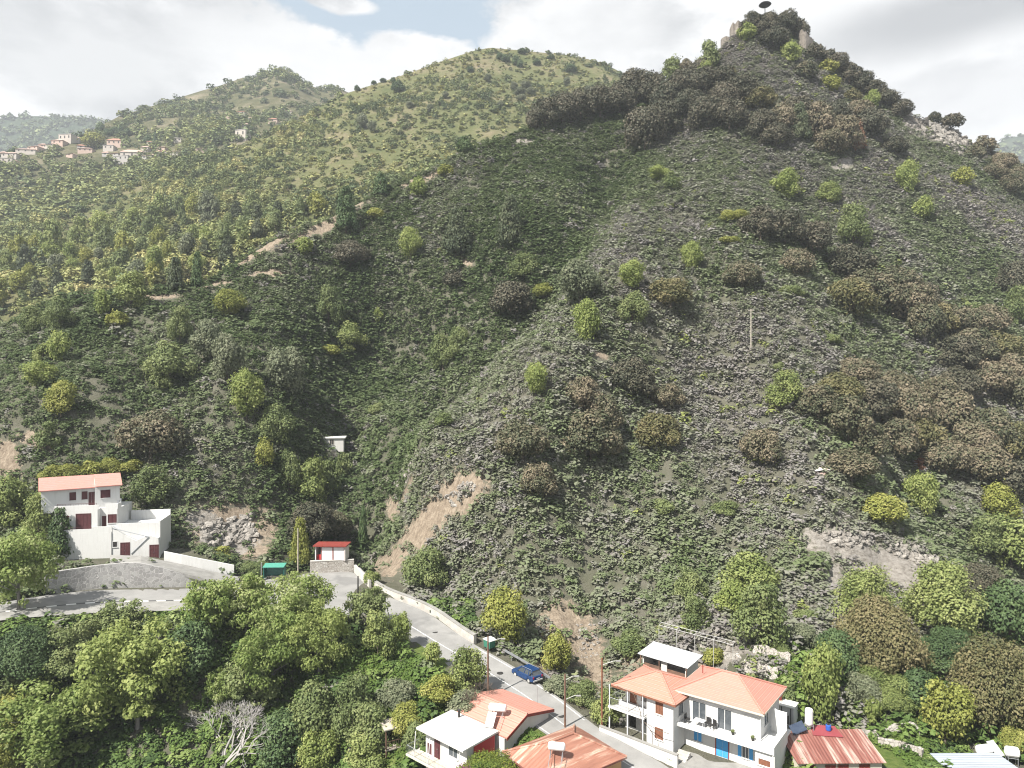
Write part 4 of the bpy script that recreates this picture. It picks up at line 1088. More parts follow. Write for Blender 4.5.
def hip_roof(parent, x0, y0, x1, y1, z, rise, mat, over=.5, fascia=None, inset=None, name='roof', ridge='auto', apex=None):
    x0 -= over; x1 += over; y0 -= over; y1 += over
    w, d = x1-x0, y1-y0
    ins = min(w, d)/2 if inset is None else inset
    if apex: r0 = r1 = Vector((*apex, z+rise))
    elif w >= d: r0, r1 = Vector((x0+ins, (y0+y1)/2, z+rise)), Vector((x1-ins, (y0+y1)/2, z+rise))
    else: r0, r1 = Vector(((x0+x1)/2, y0+ins, z+rise)), Vector(((x0+x1)/2, y1-ins, z+rise))
    A, B, C_, D = (x0, y0, z), (x1, y0, z), (x1, y1, z), (x0, y1, z)
    b = MB()
    if apex: b.add([A, B, C_, D, r0], [(0, 1, 4), (1, 2, 4), (2, 3, 4), (3, 0, 4), (3, 2, 1, 0)]); hips = [(A, r0), (B, r0), (C_, r0), (D, r0)]
    elif w >= d:
        b.add([A, B, C_, D, r0, r1], [(0, 1, 5, 4), (1, 2, 5), (2, 3, 4, 5), (3, 0, 4), (3, 2, 1, 0)]); hips = [(A, r0), (B, r1), (C_, r1), (D, r0), (r0, r1)]
    else:
        b.add([A, B, C_, D, r0, r1], [(0, 1, 4), (1, 2, 5, 4), (2, 3, 5), (3, 0, 4, 5), (3, 2, 1, 0)]); hips = [(A, r0), (B, r0), (C_, r1), (D, r1), (r0, r1)]
    ro = b.build(name, mat, parent)
    c = MB()
    for p, q in hips:
        p, q = Vector(p), Vector(q)
        if (q-p).length > .1: c.tube(p+Vector((0,0,.02)), q+Vector((0,0,.02)), .11, n=8)
    c.build('ridge_cap', mat, ro)
    f = MB(); f.box(x0, y0-.03, z-.2, x1, y0, z-.004); f.box(x0, y1, z-.2, x1, y1+.03, z-.004); f.box(x0-.03, y0-.03, z-.2, x0, y1+.03, z-.004); f.box(x1, y0-.03, z-.2, x1+.03, y1+.03, z-.004)
    f.build('fascia', fascia or M['white'], ro)
    return ro
def ang(dx, dy): return math.atan2(dy, dx)

# ------------------------------------------------------------------ house with the blue door
P0 = (18.5, 76.6, -39.4); h = empty('house', P0, ang(.8, -.6), 'white two-storey house with a salmon tiled hip roof and a bright blue door', 'house')
Wd, Dp = 8.5, 6.7
b = MB(); b.box(0, 0, -1.5, Wd, Dp, 6.0); b.build('wall', M['white'], h)
hip_roof(h, 0, 0, Wd, Dp, 6.03, 1.75, M['tile'], .62, M['cream'])
b = MB(); b.box(-.9, -1.75, 2.78, Wd+1.95, -.003, 3.0); b.box(Wd+.003, -.003, 2.78, Wd+1.95, 4.2, 3.0); b.build('balcony', M['white'], h)
b = MB(); b.box(-.9, -1.75, 3.0, -.75, -.2, 3.18); b.box(-.75, -1.75, 3.0, Wd+1.8, -1.6, 3.12); b.build('balcony_kerb', M['white'], h)
b = MB(); b.prism([(Wd+.4, 3.0), (Wd+1.95, 3.0), (Wd+1.95, 5.35), (Wd+1.0, 5.35), (Wd+.4, 5.55)], 2.6, 2.78); b.box(Wd+1.8, -1.75, 3.0, Wd+1.95, 2.6, 3.55); b.box(Wd+1.7, -1.6, -1.5, Wd+1.95, -1.2, 2.78); b.build('screen_wall', M['white'], h)
b = MB(); b.box(Wd+.003, -1.45, -1.5, Wd+1.68, 3.9, 2.74); b.build('side_room', M['white'], h)
opening(h, Wd+.35, 1.35, Wd+1.5, 1.95, -1.45, name='window', frame=M['white'], fill=M['brown'], mull=0)
for x in (1.35, 4.15): opening(h, x, 3.05, x+1.45, 5.15, name='patio_door', frame=M['white'], sill=False, mull=1)
opening(h, 6.75, 3.05, 8.15, 5.15, name='patio_door', frame=M['white'], fill=M['white_roof'], sill=False, mull=3)
door(h, 3.95, .05, 5.25, 2.25, leafmat=M['blue'], frame=M['redfascia'])
opening(h, 1.5, .95, 2.35, 2.15, name='window', fill=M['blue'], mull=1)
fo = opening(h, 6.75, .75, 7.35, 1.95, name='window', mull=1)
for a0 in (6.28, 7.46):
    b = MB(); b.box(a0, -.06, .75, a0+.36, -.01, 1.95); b.build('shutter', M['blue'], fo)
opening(h, 1.5, 3.9, 2.7, 5.0, Wd, 'x', 1, mull=1); opening(h, 4.6, .9, 5.5, 2.0, Wd, 'x', 1, mull=0)
b = MB(); b.box(-.6, -4.1, -1.4, Wd+1.6, -.02, -.02); b.build('terrace', M['conc_pale'], h)
b = MB(); b.tube((1.2, 3.2, 7.0), (1.2, 3.2, 7.9), .06); b.build('vent_pipe', M['redfascia'], h)
b = MB(); b.tube((Wd+.12, -.12, -1.0), (Wd+.12, -.12, 5.6), .045); b.build('drainpipe', M['white'], h)
m4 = h.matrix_basis = Matrix.LocRotScale(Vector(P0), h.rotation_euler, None)
def onto(hh, p): return hh.matrix_basis @ Vector(p)
# what stands on its balcony
def bal_table(p, rz):
    o = empty('table', p, rz, 'small white table on the balcony over the blue door', 'table')
    b = MB(); b.box(-.55, -.35, .68, .55, .35, .73); b.build('tabletop', M['tank'], o)
    for sx_ in (-.48, .44):
        for sy_ in (-.28, .24): b = MB(); b.box(sx_, sy_, 0, sx_+.04, sy_+.04, .68); b.build('leg', M['tank'], o)
bal_table(onto(h, (2.5, -.95, 3.0)), h.rotation_euler.z)
def chair(p, rz, label, group):
    o = empty('chair', p, rz, label, 'chair', group)
    b = MB(); b.box(-.24, -.24, .4, .24, .24, .46); b.build('seat', M['dark'], o)
    b = MB(); b.box(-.24, .2, .46, .24, .25, .95); b.build('backrest', M['dark'], o)
    for sx_ in (-.23, .19):
        for sy_ in (-.23, .19): b = MB(); b.box(sx_, sy_, 0, sx_+.04, sy_+.04, .4); b.build('leg', M['dark'], o)
    return o
z_ = h.rotation_euler.z
for x, y, r_, lb in ((1.1, -.9, 1.5, 'dark chair at the far end of the balcony table'), (3.2, -.45, 0, 'dark chair against the balcony wall behind the table'), (3.85, -.6, -.4, 'dark chair between the balcony table and the patio door')):
    chair(onto(h, (x, y, 3.0)), z_+r_, lb, 'balcony chairs')
for x, lb in ((5.9, 'small dark flower pot on the balcony between two patio doors'), (7.95, 'small dark flower pot at the near end of the balcony')):
    o = empty('flower_pot', onto(h, (x, -.5, 3.0)), 0, lb, 'flower pot', 'balcony flower pots')
    b = MB(); b.lathe([(.12, 0), (.18, .3), (.16, .3), (.15, .27)], n=12); b.build('pot', M['dark'], o)
    l = link('plant', crown_mesh('shrub', 2, 'green', 0), o); l.scale = (.4, .4, .4); l.location = (0, 0, .25)
# ------------------------------------------------------------------ house with the vine balcony
P1 = (11.9, 78.9, -39.0); h2 = empty('house', P1, ang(.76, -.65), 'white two-storey house with a terracotta roof and a vine-hung railed balcony', 'house')
b = MB(); b.box(3.7, 0, -1.2, 6.9, 6.2, 5.1); b.box(0, 1.7, -1.2, 3.697, 6.2, 5.1); b.build('wall', M['white'], h2)
hip_roof(h2, 0, 0, 6.9, 6.2, 5.13, 1.35, M['tile_orange'], .5, M['brown'])
b = MB(); b.box(-.9, -.6, 2.5, 3.697, 1.697, 2.72); b.build('balcony', M['white'], h2)
railing(h2, [(-.8, 1.6, 2.72), (-.8, -.5, 2.72), (3.6, -.5, 2.72)])
for x in (-.75, 1.6, 3.5):
    b = MB(); b.box(x-.07, -.55, -1.0, x+.07, -.41, 2.5); b.box(x-.05, -.53, 2.72, x+.05, -.43, 5.1); b.build('post', M['white'], h2)
opening(h2, 4.9, 3.4, 5.6, 4.6, fill=M['brown'], frame=M['brown'], mull=1); opening(h2, 4.8, .7, 5.6, 1.8, fill=M['brown'], frame=M['brown'], mull=1)
opening(h2, 1.2, 3.3, 2.2, 4.8, 6.9, 'x', 1, mull=1, frame=M['white'])
door(h2, .6, 2.74, 1.5, 4.8, 1.7, leafmat=M['brown'], leaves=1); opening(h2, 2.2, 3.4, 3.1, 4.6, 1.7, fill=M['glass'], frame=M['brown'])
door(h2, .5, 0, 1.4, 2.1, 1.7, leafmat=M['dark'], leaves=1); opening(h2, 2.0, .8, 3.0, 2.0, 1.7)
h2.matrix_basis = Matrix.LocRotScale(Vector(P1), h2.rotation_euler, None)
wall_along('garden_wall', [onto(h2, (x, -1.6, -.2)) for x in (-1.4, 1, 3.5, 6.2, 8.2)], .25, .75, M['grey_render'], 'grey rendered low wall between the road and the vine house', 'wall', 1, 1.0, M['conc_pale'])
g2 = np.random.default_rng(21)
def vine(pts, r, n, label, mat='under'):
    P = []
    for a, c in zip(pts[:-1], pts[1:]):
        a, c = np.array(a), np.array(c); k = max(2, int(n/(len(pts)-1)))
        t_ = g2.random((k, 1)); P.append(a*(1-t_)+c*t_+g2.normal(size=(k, 3))*r)
    P = np.concatenate(P); V = sprays(P, unit(g2.normal(size=P.shape)+np.array([0, -.4, .6])), .3*g2.uniform(.6, 1.3, len(P)), g2)
    me = bpy.data.meshes.new('vine_leaves'); quadmesh(me, V, np.arange(len(V)).reshape(-1, 4))
    a = me.attributes.new('tint', 'FLOAT', 'FACE'); a.data.foreach_set('value', g2.random(len(P)).astype(np.float32)); me.materials.append(M[mat])
    o = empty('vine', onto(h2, pts[0]), 0, label, 'vine')
    l = link('leaves', me, o); l.matrix_parent_inverse = Matrix.Translation(-o.location); l.matrix_local = Matrix.Translation(-o.location) @ h2.matrix_basis; l.matrix_parent_inverse = Matrix()
    s = MB()
    for p, q in zip(pts[:-1], pts[1:]): s.tube(p, q, .03, n=5)
    sl = s.build('stem', M['bark'], o); sl.matrix_local = Matrix.Translation(-o.location) @ h2.matrix_basis
vine([(3.5, -.7, -1.0), (3.4, -.65, 1.5), (3.3, -.6, 3.2), (2.4, -.6, 5.0), (.2, -.5, 5.2)], .22, 260, 'leafy vine climbing the balcony post of the vine house')
vine([(5.2, -1.2, -.8), (5.0, -1.1, 1.8), (4.0, -1.0, 2.5), (5.6, -1.2, 2.3), (7.0, -1.0, 2.2)], .22, 240, 'leafy vine trained over wires in front of the lower window', 'yellow_leaf' if 0 else 'under')
T('gshrub',670,756,14,12,'small dark potted shrub at the steps between the two salmon-roofed houses')
# steps between the houses
o = empty('steps', onto(h2, (7.3, -1.3, -.9)), h2.rotation_euler.z, 'grey concrete steps between the two salmon-roofed houses', 'steps')
b = MB()
for i in range(6): b.box(0, .32*i, -.6, 1.3, .32*(i+1), .17*(i+1))
b.build('tread', M['conc'], o)
# ------------------------------------------------------------------ white-roofed house below the road
P2 = Wz(416, 726, -37.4); q = Wz(463, 751, -37.6); ux = (q-P2); ux.z = 0; L1 = ux.length; ux.normalize()
h3 = empty('house', (P2.x, P2.y, -42.4), ang(ux.x, ux.y), 'house below the road with a white flat roof and an orange gabled rear wing', 'house')
D3 = 5.4
b = MB(); b.box(.6, .9, -2.5, L1-.35, D3-.2, 4.6); b.build('wall', M['white'], h3)
b = MB(); b.slab([(0, 0, 4.86), (L1, 0, 4.8), (L1, D3, 4.86), (0, D3, 4.92)], .2); b.build('flat_roof', M['white_roof'], h3)
b = MB(); b.box(-.2, -.7, 1.75, L1+.1, .897, 1.95); b.box(-.9, -.7, 1.75, -.2, 2.6, 1.95); b.build('balcony', M['cream'], h3)
railing(h3, [(-.8, 2.5, 1.95), (-.8, -.6, 1.95), (L1, -.6, 1.95)], .95, .2)
door(h3, 2.0, 1.97, 3.0, 4.2, .9, leafmat=M['maroon'], leaves=2); opening(h3, 4.3, 3.0, 5.6, 4.1, .9, mull=1); opening(h3, .9, 2.0, 1.6, 3.2, .9, fill=M['maroon'], mull=0)
opening(h3, 3.2, .1, 4.1, 1.2, .9, fill=M['dark'])
for x in (.3, 2.6, L1-.2): b = MB(); b.tube((x, -.55, 1.95), (x, -.3, 4.65), .045); b.build('post', M['white'], h3)
b = MB(); b.box(L1-.347, 1.9, 1.9, L1-.2, D3-.4, 4.5); b.build('red_panel', M['red'], h3)
b = MB(); b.lathe([(.13, 4.85), (.13, 5.6), (.2, 5.62), (.2, 5.75), (.12, 5.8)], c=(1.9, D3-.7, 0), n=10); b.build('chimney', M['dark'], h3)
# rear wing: orange gable, ridge running along the road
X0, X1 = .4, 8.5; ya, yr, yb = D3+.003, D3+3.4, D3+8.2; ze, zr_, zb = 4.5, 5.85, 4.75
h3.matrix_basis = Matrix.LocRotScale(h3.location, h3.rotation_euler, None)
b = MB(); b.prism_x([(ya, -1.5), (yb-.6, -1.5), (yb-.6, zb-.05), (yr, zr_-.22), (ya, ze-.22)], X0+.2, X1-.35); b.build('wing_wall', M['white'], h3)
b = MB(); b.slab([(X0, ya, ze), (X1, ya, ze), (X1, yr, zr_), (X0, yr, zr_)], .16); b.slab([(X0, yr, zr_), (X1, yr, zr_), (X1, yb, zb), (X0, yb, zb)], .16); ro = b.build('gable_roof', M['tile_pale'], h3)
b = MB(); b.prism_x([(ya, ze-.32), (yr, zr_-.32), (yb, zb-.32), (yb, zb-.002), (yr, zr_-.002), (ya, ze-.002)], X1+.002, X1+.06); b.build('fascia', M['redfascia'], ro)
b = MB(); b.tube((X0, yr, zr_+.03), (X1, yr, zr_+.03), .1); b.build('ridge_cap', M['tile_pale'], ro)
opening(h3, yr-.5, 2.9, yr+.4, 3.7, X1-.35, 'x', 1, fill=M['dark'], mull=0)
b = MB(); b.tube((X1-1.5, yb-1.2, 5.4), (X1-1.5, yb-1.2, 7.2), .02); b.build('antenna', M['metal'], h3)
def heater(p, rz, label, group='rooftop solar water heaters', panels=2, stand=.9, r=.32, l=1.7):
    o = empty('solar_water_heater', p, rz, label, 'water heater', group)
    b = MB(); b.lathe([(r*.55, -l/2), (r*.9, -l/2+.06), (r, -l/2+.16), (r, l/2-.16), (r*.9, l/2-.06), (r*.55, l/2)], 'x', (0, .5, stand+r), 18); b.build('tank', M['tank'], o, smooth=False)
    b = MB()
    for x in (-.6, .6):
        b.tube((x, .35, 0), (x, .4, stand+.03), .03); b.tube((x, .75, 0), (x, .62, stand+.03), .03); b.tube((x, -1.5, .06), (x, .4, stand), .03)
    b.build('stand', M['metal'], o)
    for i in range(panels):
        x0 = -1.0+i*1.05; b = MB(); b.slab([(x0, -1.5, .16), (x0+.98, -1.5, .16), (x0+.98, .2, stand), (x0, .2, stand)], .08); b.build('panel', M['sheet'], o)
    return o
h_a = heater(onto(h3, (X1-2.6, D3+1.2, 4.9)), h3.rotation_euler.z+.5, 'white solar water heater on the roof of the white-roofed house', None, 1, 1.0, .42, 2.0)
# flower bush in front
T('flowers',487,770,62,36,'yellow and purple flowering bush in front of the white-roofed house', Y=70.5)
# ------------------------------------------------------------------ rusty hip-roofed house
P3 = Vector((-1.0, 72.5, 0)); ux = Vector((5.2, -5.4, 0)).normalized()   # left eave corner towards the front one
uy = Vector((.81, .58, 0)).normalized(); ux = Vector((uy.y, -uy.x, 0))
P3 += ux*.4+uy*.4
h4 = empty('house', (P3.x, P3.y, -42.2), ang(ux.x, ux.y), 'ochre-walled house beside the road under a rusty corrugated hip roof', 'house')
b = MB(); b.box(0, 0, -1.5, 7.4, 9.0, 4.1); b.build('wall', M['ochre'], h4)
hip_roof(h4, 0, 0, 7.4, 9.0, 4.12, 1.75, M['rust_hip'], .4, M['rust'], inset=3.6)
opening(h4, 2.5, 1.2, 4.2, 2.9, 9.0, 'y', 1, mull=1); opening(h4, 5.8, 1.4, 7.0, 3.0, 7.4, 'x', 1, frame=M['white']); opening(h4, 2.2, 1.4, 3.4, 3.0, 7.4, 'x', 1)
h4.matrix_basis = Matrix.LocRotScale(h4.location, h4.rotation_euler, None)
p = Wz(556, 760, -37.0)
heater(Vector((p.x, p.y, -37.3)), -.2, 'white tank on a metal stand over the rusty hip roof', None, 0, 1.0, .4, 1.7)
# ------------------------------------------------------------------ tin-roofed shed behind the vine house
a, c, d = Wz(639, 650, -33.4), Wz(687, 666, -33.7), Wz(707, 658, -33.6)
ux = c-a; ux.z = 0; Ls = ux.length; ux.normalize()
h5 = empty('shed', (a.x, a.y, -36.9), ang(ux.x, ux.y), 'open-fronted shed under a pale corrugated tin roof uphill of the vine house', 'shed')
b = MB(); b.box(.2, .5, -.8, Ls-.3, 3.6, 1.1); b.box(.2, 3.3, 1.1, Ls-.3, 3.597, 2.85); b.box(.2, .5, 1.1, .4, 3.3, 2.85); b.box(2.8, .5, 1.1, 3.6, .7, 2.85); b.box(Ls-.5, .5, 1.1, Ls-.303, 3.3, 2.85); b.build('wall', M['grey_render'], h5)
b = MB(); b.box(.35, .55, 1.1, Ls-.55, .62, 1.9); b.build('boarding', M['wood'], h5)
b = MB(); b.slab([(-.2, 0, 3.05), (Ls+.1, 0, 2.95), (Ls+.1, 4.1, 3.3), (-.2, 4.1, 3.4)], .07); b.build('tin_roof', rusty('pale_corrugated', 1.2, 'X', (.5,.52,.54), (.36,.37,.38), (.44,.45,.46), .4), h5)
for x in (.1, 2.7, Ls-.2): b = MB(); b.box(x, .1, -.8, x+.1, .2, 2.95); b.build('post', M['wood'], h5)
h5.matrix_basis = Matrix.LocRotScale(h5.location, h5.rotation_euler, None)
# log pile beside it
o = empty('log_pile', onto(h5, (Ls-2.2, -1.6, .35)), h5.rotation_euler.z, 'stack of cut firewood in front of the tin-roofed shed', 'log pile')
b = MB(); rr = random.Random(3)
for i in range(9):
    for j in range(5): b.tube((i*.24+(j % 2)*.12, 0, .12+j*.21), (i*.24+(j % 2)*.12, .9, .12+j*.21), rr.uniform(.085, .12), n=7)
b.build('firewood', M['wood'], o)
b = MB(); b.slab([(-.2, -.2, 1.25), (2.5, -.2, 1.2), (2.5, 1.1, 1.35), (-.2, 1.1, 1.3)], .03); b.build('cover_sheet', M['tarp'], o)
# ------------------------------------------------------------------ pipe trellis
a, c = W(659, 643, 92), W(733, 668, 86)
a.z = front.z(a.x, a.y); c.z = front.z(c.x, c.y); o = empty('pipe_trellis', a, 0, 'long white pipe trellis on posts above the tin-roofed shed', 'trellis')
b = MB(); n = 5; top0, top1 = Wz(659, 625, -33.4+0)-a if 0 else W(659, 625, 92)-a, W(733, 645, 86)-a
for sh_ in (Vector((0, 0, 0)), Vector((.5, .9, .05))): b.tube(top0+sh_, top1+sh_, .035, n=6)
for i in range(n):
    t_ = i/(n-1); p_ = top0.lerp(top1, t_); zz = front.z(a.x+p_.x, a.y+p_.y)-a.z
    b.tube((p_.x, p_.y, zz-.3), p_, .035, n=6); b.tube(p_, p_+Vector((.5, .9, .05)), .03, n=6)
b.build('pipe_frame', M['cable'], o)
# ------------------------------------------------------------------ chimney outhouse
p = W(779, 690, 80); p.z = front.z(p.x, p.y)
h6 = empty('outhouse', p, ang(.8, -.6), 'small white outhouse with a red chimney pot behind the blue-door house', 'outhouse')
b = MB(); b.box(-2.4, -.5, -.8, .2, 1.6, 1.9); b.box(.203, -.4, -.8, 1.7, 1.3, 3.1); b.build('wall', M['white'], h6)
b = MB(); b.box(-2.6, -.7, 1.903, .2, 1.8, 2.02); b.box(.1, -.5, 3.103, 1.8, 1.4, 3.2); b.build('flat_roof', M['white_roof'], h6)
b = MB(); b.box(-.1, .3, 2.02, .19, .9, 3.3); b.build('chimney', M['cream'], h6)
b = MB(); b.lathe([(.26, 3.3), (.3, 3.75), (.34, 3.8), (.34, 3.95), (.25, 3.97)], c=(-.1, .6, 0), n=12); b.build('chimney_pot', M['redfascia'], h6)
opening(h6, .7, 1.2, 1.2, 2.2, -.4, fill=M['dark'], mull=0)
for x in (.4, 1.4): b = MB(); b.tube((x, -.46, -.6), (x, -.46, 3.05), .04); b.build('drainpipe', M['dark'], h6)
# ------------------------------------------------------------------ rusty roofed shed
a = Wz(799, 765, -38.4); c = Wz(888, 764, -38.4); ux = c-a; ux.z = 0; Lr = ux.length; ux.normalize()
h7 = empty('shed', (a.x, a.y+.25, -41.0), ang(ux.x, ux.y), 'long low shed with a rusty red and white corrugated roof', 'shed')
b = MB(); b.box(.25, .35, -1, Lr-.3, 4.2, 2.45); b.build('wall', M['cream'], h7)
b = MB(); b.slab([(0, 0, 2.6), (Lr, 0, 2.6), (Lr-.2, 4.6, 3.75), (-.4, 4.6, 3.75)], .06); b.build('rusty_roof', M['rust'], h7)
for x in (.9, 3.0, 4.3, 6.5): opening(h7, x, 1.0, x+.95, 2.2, .35, fill=M['redfascia'], frame=M['brown'], mull=1)
# ------------------------------------------------------------------ grey tin roof in the corner
a = Wz(938, 757, -38.7); c = Wz(1003, 752, -38.4); d = Wz(1020, 772, -39.0)
h8 = empty('shed', (a.x, a.y-3.4, -41.2), ang((c-a).x, (c-a).y*.3), 'low shed under a bluish grey sheet metal roof at the edge of the gardens', 'shed')
b = MB(); b.box(.3, .3, -1, 7.0, 3.6, 2.1); b.build('wall', M['grey_render'], h8)
b = MB(); b.slab([(-.3, -.3, 2.2), (7.4, -.3, 2.15), (6.6, 3.9, 2.6), (-.5, 3.9, 2.65)], .06); b.build('metal_roof', rusty('blue_grey_sheet', .9, 'Y', (.3,.335,.38), (.2,.225,.26), (.26,.29,.33), .45), h8)
opening(h8, 2.0, .8, 3.2, 1.8, .3)
def cistern(u, v, Y, label, rz, w_=1.5):
    p = W(u, v, Y); zz = front.z(p.x, p.y); st = max(p.z-zz-.75, .2)
    o = empty('water_tank', (p.x, p.y, zz), rz, label, 'water tank', 'white cisterns behind the grey roof')
    b = MB(); b.lathe([(.3, -w_/2), (.5, -w_/2+.08), (.55, -w_/2+.2), (.55, w_/2-.2), (.5, w_/2-.08), (.3, w_/2)], 'x', (0, 0, st+.55), 16); b.build('tank', M['tank'], o)
    b = MB()
    for x in (-.45, .45):
        for y in (-.35, .35): b.tube((x, y, -.2), (x, y, st+.1), .04)
        b.tube((x, -.4, st), (x, .4, st), .035); b.tube((-.5, x*.78, st), (.5, x*.78, st), .035)
    b.build('stand', M['metal'], o)
cistern(984, 748, 75, 'white round-ended water tank behind the grey metal roof, with a panel beside it', .2)
cistern(1012, 750, 74.5, 'white water tank at the end of the row behind the grey metal roof', -.3, 1.3)
p = W(995, 748, 75.5); zz = front.z(p.x, p.y); o = empty('solar_collector', (p.x, p.y, zz), .3, 'pale tilted panel on a frame between the two white tanks', 'panel')
b = MB(); hh = p.z-zz; b.slab([(-.5, -.7, hh-.5), (.5, -.7, hh-.5), (.5, .6, hh+.5), (-.5, .6, hh+.5)], .06); b.build('panel', M['sheet'], o)
b = MB()
for x in (-.4, .4): b.tube((x, .5, -.2), (x, .5, hh+.35), .035); b.tube((x, -.6, -.2), (x, -.6, hh-.5), .035)
b.build('stand', M['metal'], o)
# heater by the blue-door house and the maroon canopy
p = W(809, 734, 75.5); p.z = front.z(p.x, p.y)
o = empty('water_tank', p, 0, 'upright white water cylinder with a solar panel beside the blue-door house', 'water tank'); k = W(809, 716, 75.5).z-p.z
b = MB(); b.lathe([(.2, k-.95), (.36, k-.9), (.42, k-.75), (.42, k+.6), (.36, k+.78), (.2, k+.83)], n=18); b.build('tank', M['tank'], o)
b = MB()
for x in (-.35, .35):
    for y in (-.3, .3): b.tube((x, y, -.3), (x, y, k-.8), .035)
    b.tube((x, -.35, k-.95), (x, .35, k-.95), .03); b.tube((-.4, x*.86, k-.95), (.4, x*.86, k-.95), .03)
b.build('stand', M['metal'], o)
b = MB(); b.slab([(-2.0, -.9, k-1.6), (-.6, -.9, k-1.0), (-.6, .5, k-.7), (-2.0, .5, k-1.3)], .08); b.build('collector', M['solar'], o)
b = MB()
for x in (-1.8, -.8): b.tube((x, .3, -.3), (x, .3, k-1.2), .03)
b.build('strut', M['metal'], o)
p = W(826, 741, 75.2); p.z = front.z(p.x, p.y); o = empty('canopy', p, -.1, 'maroon sheet canopy behind the rusty red shed', 'canopy'); k = W(826, 731, 75.2).z-p.z
b = MB(); b.slab([(-1.6, -.8, k-.1), (1.5, -.8, k-.15), (1.2, .9, k+.15), (-1.3, .9, k+.2)], .06); b.build('roof_sheet', M['maroonsheet'], o)
for x in (-1.3, 1.1):
    for y in (-.6, .7): b = MB(); b.tube((x, y, -.3), (x, y, k-.15), .04); b.build('leg', M['metal'], o)
o = empty('plastic_drum', p+Vector((.3, .1, k+.03)), 0, 'blue plastic drum standing on the maroon canopy', 'drum')
b = MB(); b.lathe([(.24, 0), (.28, .08), (.28, .55), (.22, .6)], n=14); b.build('barrel', M['bluebin'], o)
b = MB(); b.lathe([(.14, .6), (.14, .66)], n=10); b.build('cap', M['dark'], o)
# ------------------------------------------------------------------ garden terraces
def ground_line(pts, Y0, Y1):
    r = []
    for i, (u, v) in enumerate(pts):
        h_ = front.at(u, v); r.append(h_)
    return r
def terrace_wall(pts, hpx, th, mat, label, group):
    P = [front.at(u, v) for u, v in pts]; P2_ = []
    for a, c in zip(P[:-1], P[1:]):
        for j in range(6): P2_.append(a.lerp(c, j/6))
    P2_.append(P[-1]); rr = random.Random(len(label))
    for p_ in P2_: p_.z = front.z(p_.x, p_.y) if abs(front.z(p_.x, p_.y)-p_.z) < 1 else p_.z
    hm_ = hpx*P[0].y/F
    return wall_along('terrace_wall', P2_, th, hm_, mat, label, 'wall', 1, .8, None, group, [hm_*rr.uniform(.85, 1.12) for _ in P2_])
terrace_wall([(744,672),(760,674),(778,679)], 12, .5, M['stone_pale'], 'pale dry stone terrace wall right behind the blue-door house', 'garden terrace walls')
terrace_wall([(753,653),(770,656),(790,664)], 8, .5, M['stone_pale'], 'upper dry stone terrace wall under the big oaks', 'garden terrace walls')
terrace_wall([(862,737),(890,735),(920,737)], 7, .5, M['stone'], 'grey dry stone wall on the upper grass terrace', 'garden terrace walls')
terrace_wall([(878,746),(900,750),(922,758)], 7, .5, M['stone'], 'lower dry stone wall cutting across the grass terrace', 'garden terrace walls')
terrace_wall([(700,650),(720,656),(738,664)], 6, .5, M['stone'], 'low rubble wall beneath the pipe trellis', 'garden terrace walls')
# ------------------------------------------------------------------ timber shelter in the hollow
p = front.at(394, 747); o = empty('timber_shelter', p, .5, 'open dark timber shelter with a flat roof among the trees below the road', 'shelter')
b = MB(); b.slab([(-1.5, -1.1, 2.75), (1.5, -1.1, 2.75), (1.5, 1.1, 2.95), (-1.5, 1.1, 2.95)], .12); b.build('flat_roof', M['palewood'], o)
for x in (-1.3, 1.2):
    for y in (-.9, .8): b = MB(); b.box(x, y, -.5, x+.12, y+.12, 2.7); b.build('post', M['wood'], o)
b = MB(); b.box(-1.3, -.9, .2, 1.3, .9, .32); b.build('deck', M['palewood'], o)
railing(o, [(-1.25, -.85, .32), (1.25, -.85, .32)], .9, .25, M['wood'])
# ------------------------------------------------------------------ the white house on the bend
P0 = W(29, 571, 117.0); P0.z = -29.6
h = empty('house', P0, R(12), 'white three-storey terraced house with maroon shutters and a pink roof above the road bend', 'house')
s_ = 1.0
b = MB(); b.box(3.9, 0, -1.5, 12.55, 9.5, 4.25); b.build('lower_storey', M['white'], h)
b = MB(); b.box(3.3, 1.5, 4.253, 9.9, 9.5, 8.0); b.box(9.903, 3.0, 4.253, 11.3, 9.5, 8.0); b.box(11.303, 1.5, 4.253, 13.0, 9.5, 8.0); b.build('middle_storey', M['white'], h)
b = MB(); b.box(.9, 3.6, -1.0, 3.297, 8.6, 8.0); b.build('back_storey', M['white'], h)
MB.XF = Matrix.Translation((6.2, 4.0, 0)) @ Matrix.Rotation(R(22), 4, 'Z') @ Matrix.Diagonal((.9, 1, 1, 1)) @ Matrix.Translation((-6.2, -4.0, 0))
b = MB(); b.box(0, 3.2, 7.6, 8.697, 8.6, 7.997); b.box(0, 3.2, 8.003, 8.7, 8.6, 11.7); b.box(8.703, 2.5, 8.003, 12.9, 8.6, 11.95)
b.build('upper_storey', M['white'], h)
b = MB(); b.prism_x([(3.2, 11.703), (8.6, 11.703), (6.0, 13.25)], 0, 8.7); b.prism_x([(2.5, 11.953), (8.6, 11.953), (6.0, 13.25)], 8.703, 12.9); b.build('gable', M['white'], h)
b = MB()
b.slab([(-.4, 2.75, 11.55), (8.72, 2.75, 11.55), (8.72, 6.0, 13.42), (-.4, 6.0, 13.42)], .16); b.slab([(8.723, 2.0, 11.75), (13.3, 2.0, 11.75), (13.3, 6.0, 13.46), (8.723, 6.0, 13.46)], .16)
b.slab([(-.4, 6.0, 13.42), (8.72, 6.0, 13.42), (8.72, 9.0, 11.55), (-.4, 9.0, 11.55)], .16); b.slab([(8.723, 6.0, 13.46), (13.3, 6.0, 13.46), (13.3, 9.0, 11.55), (8.723, 9.0, 11.55)], .16)
b.build('tiled_roof', M['tile_pink'], h)
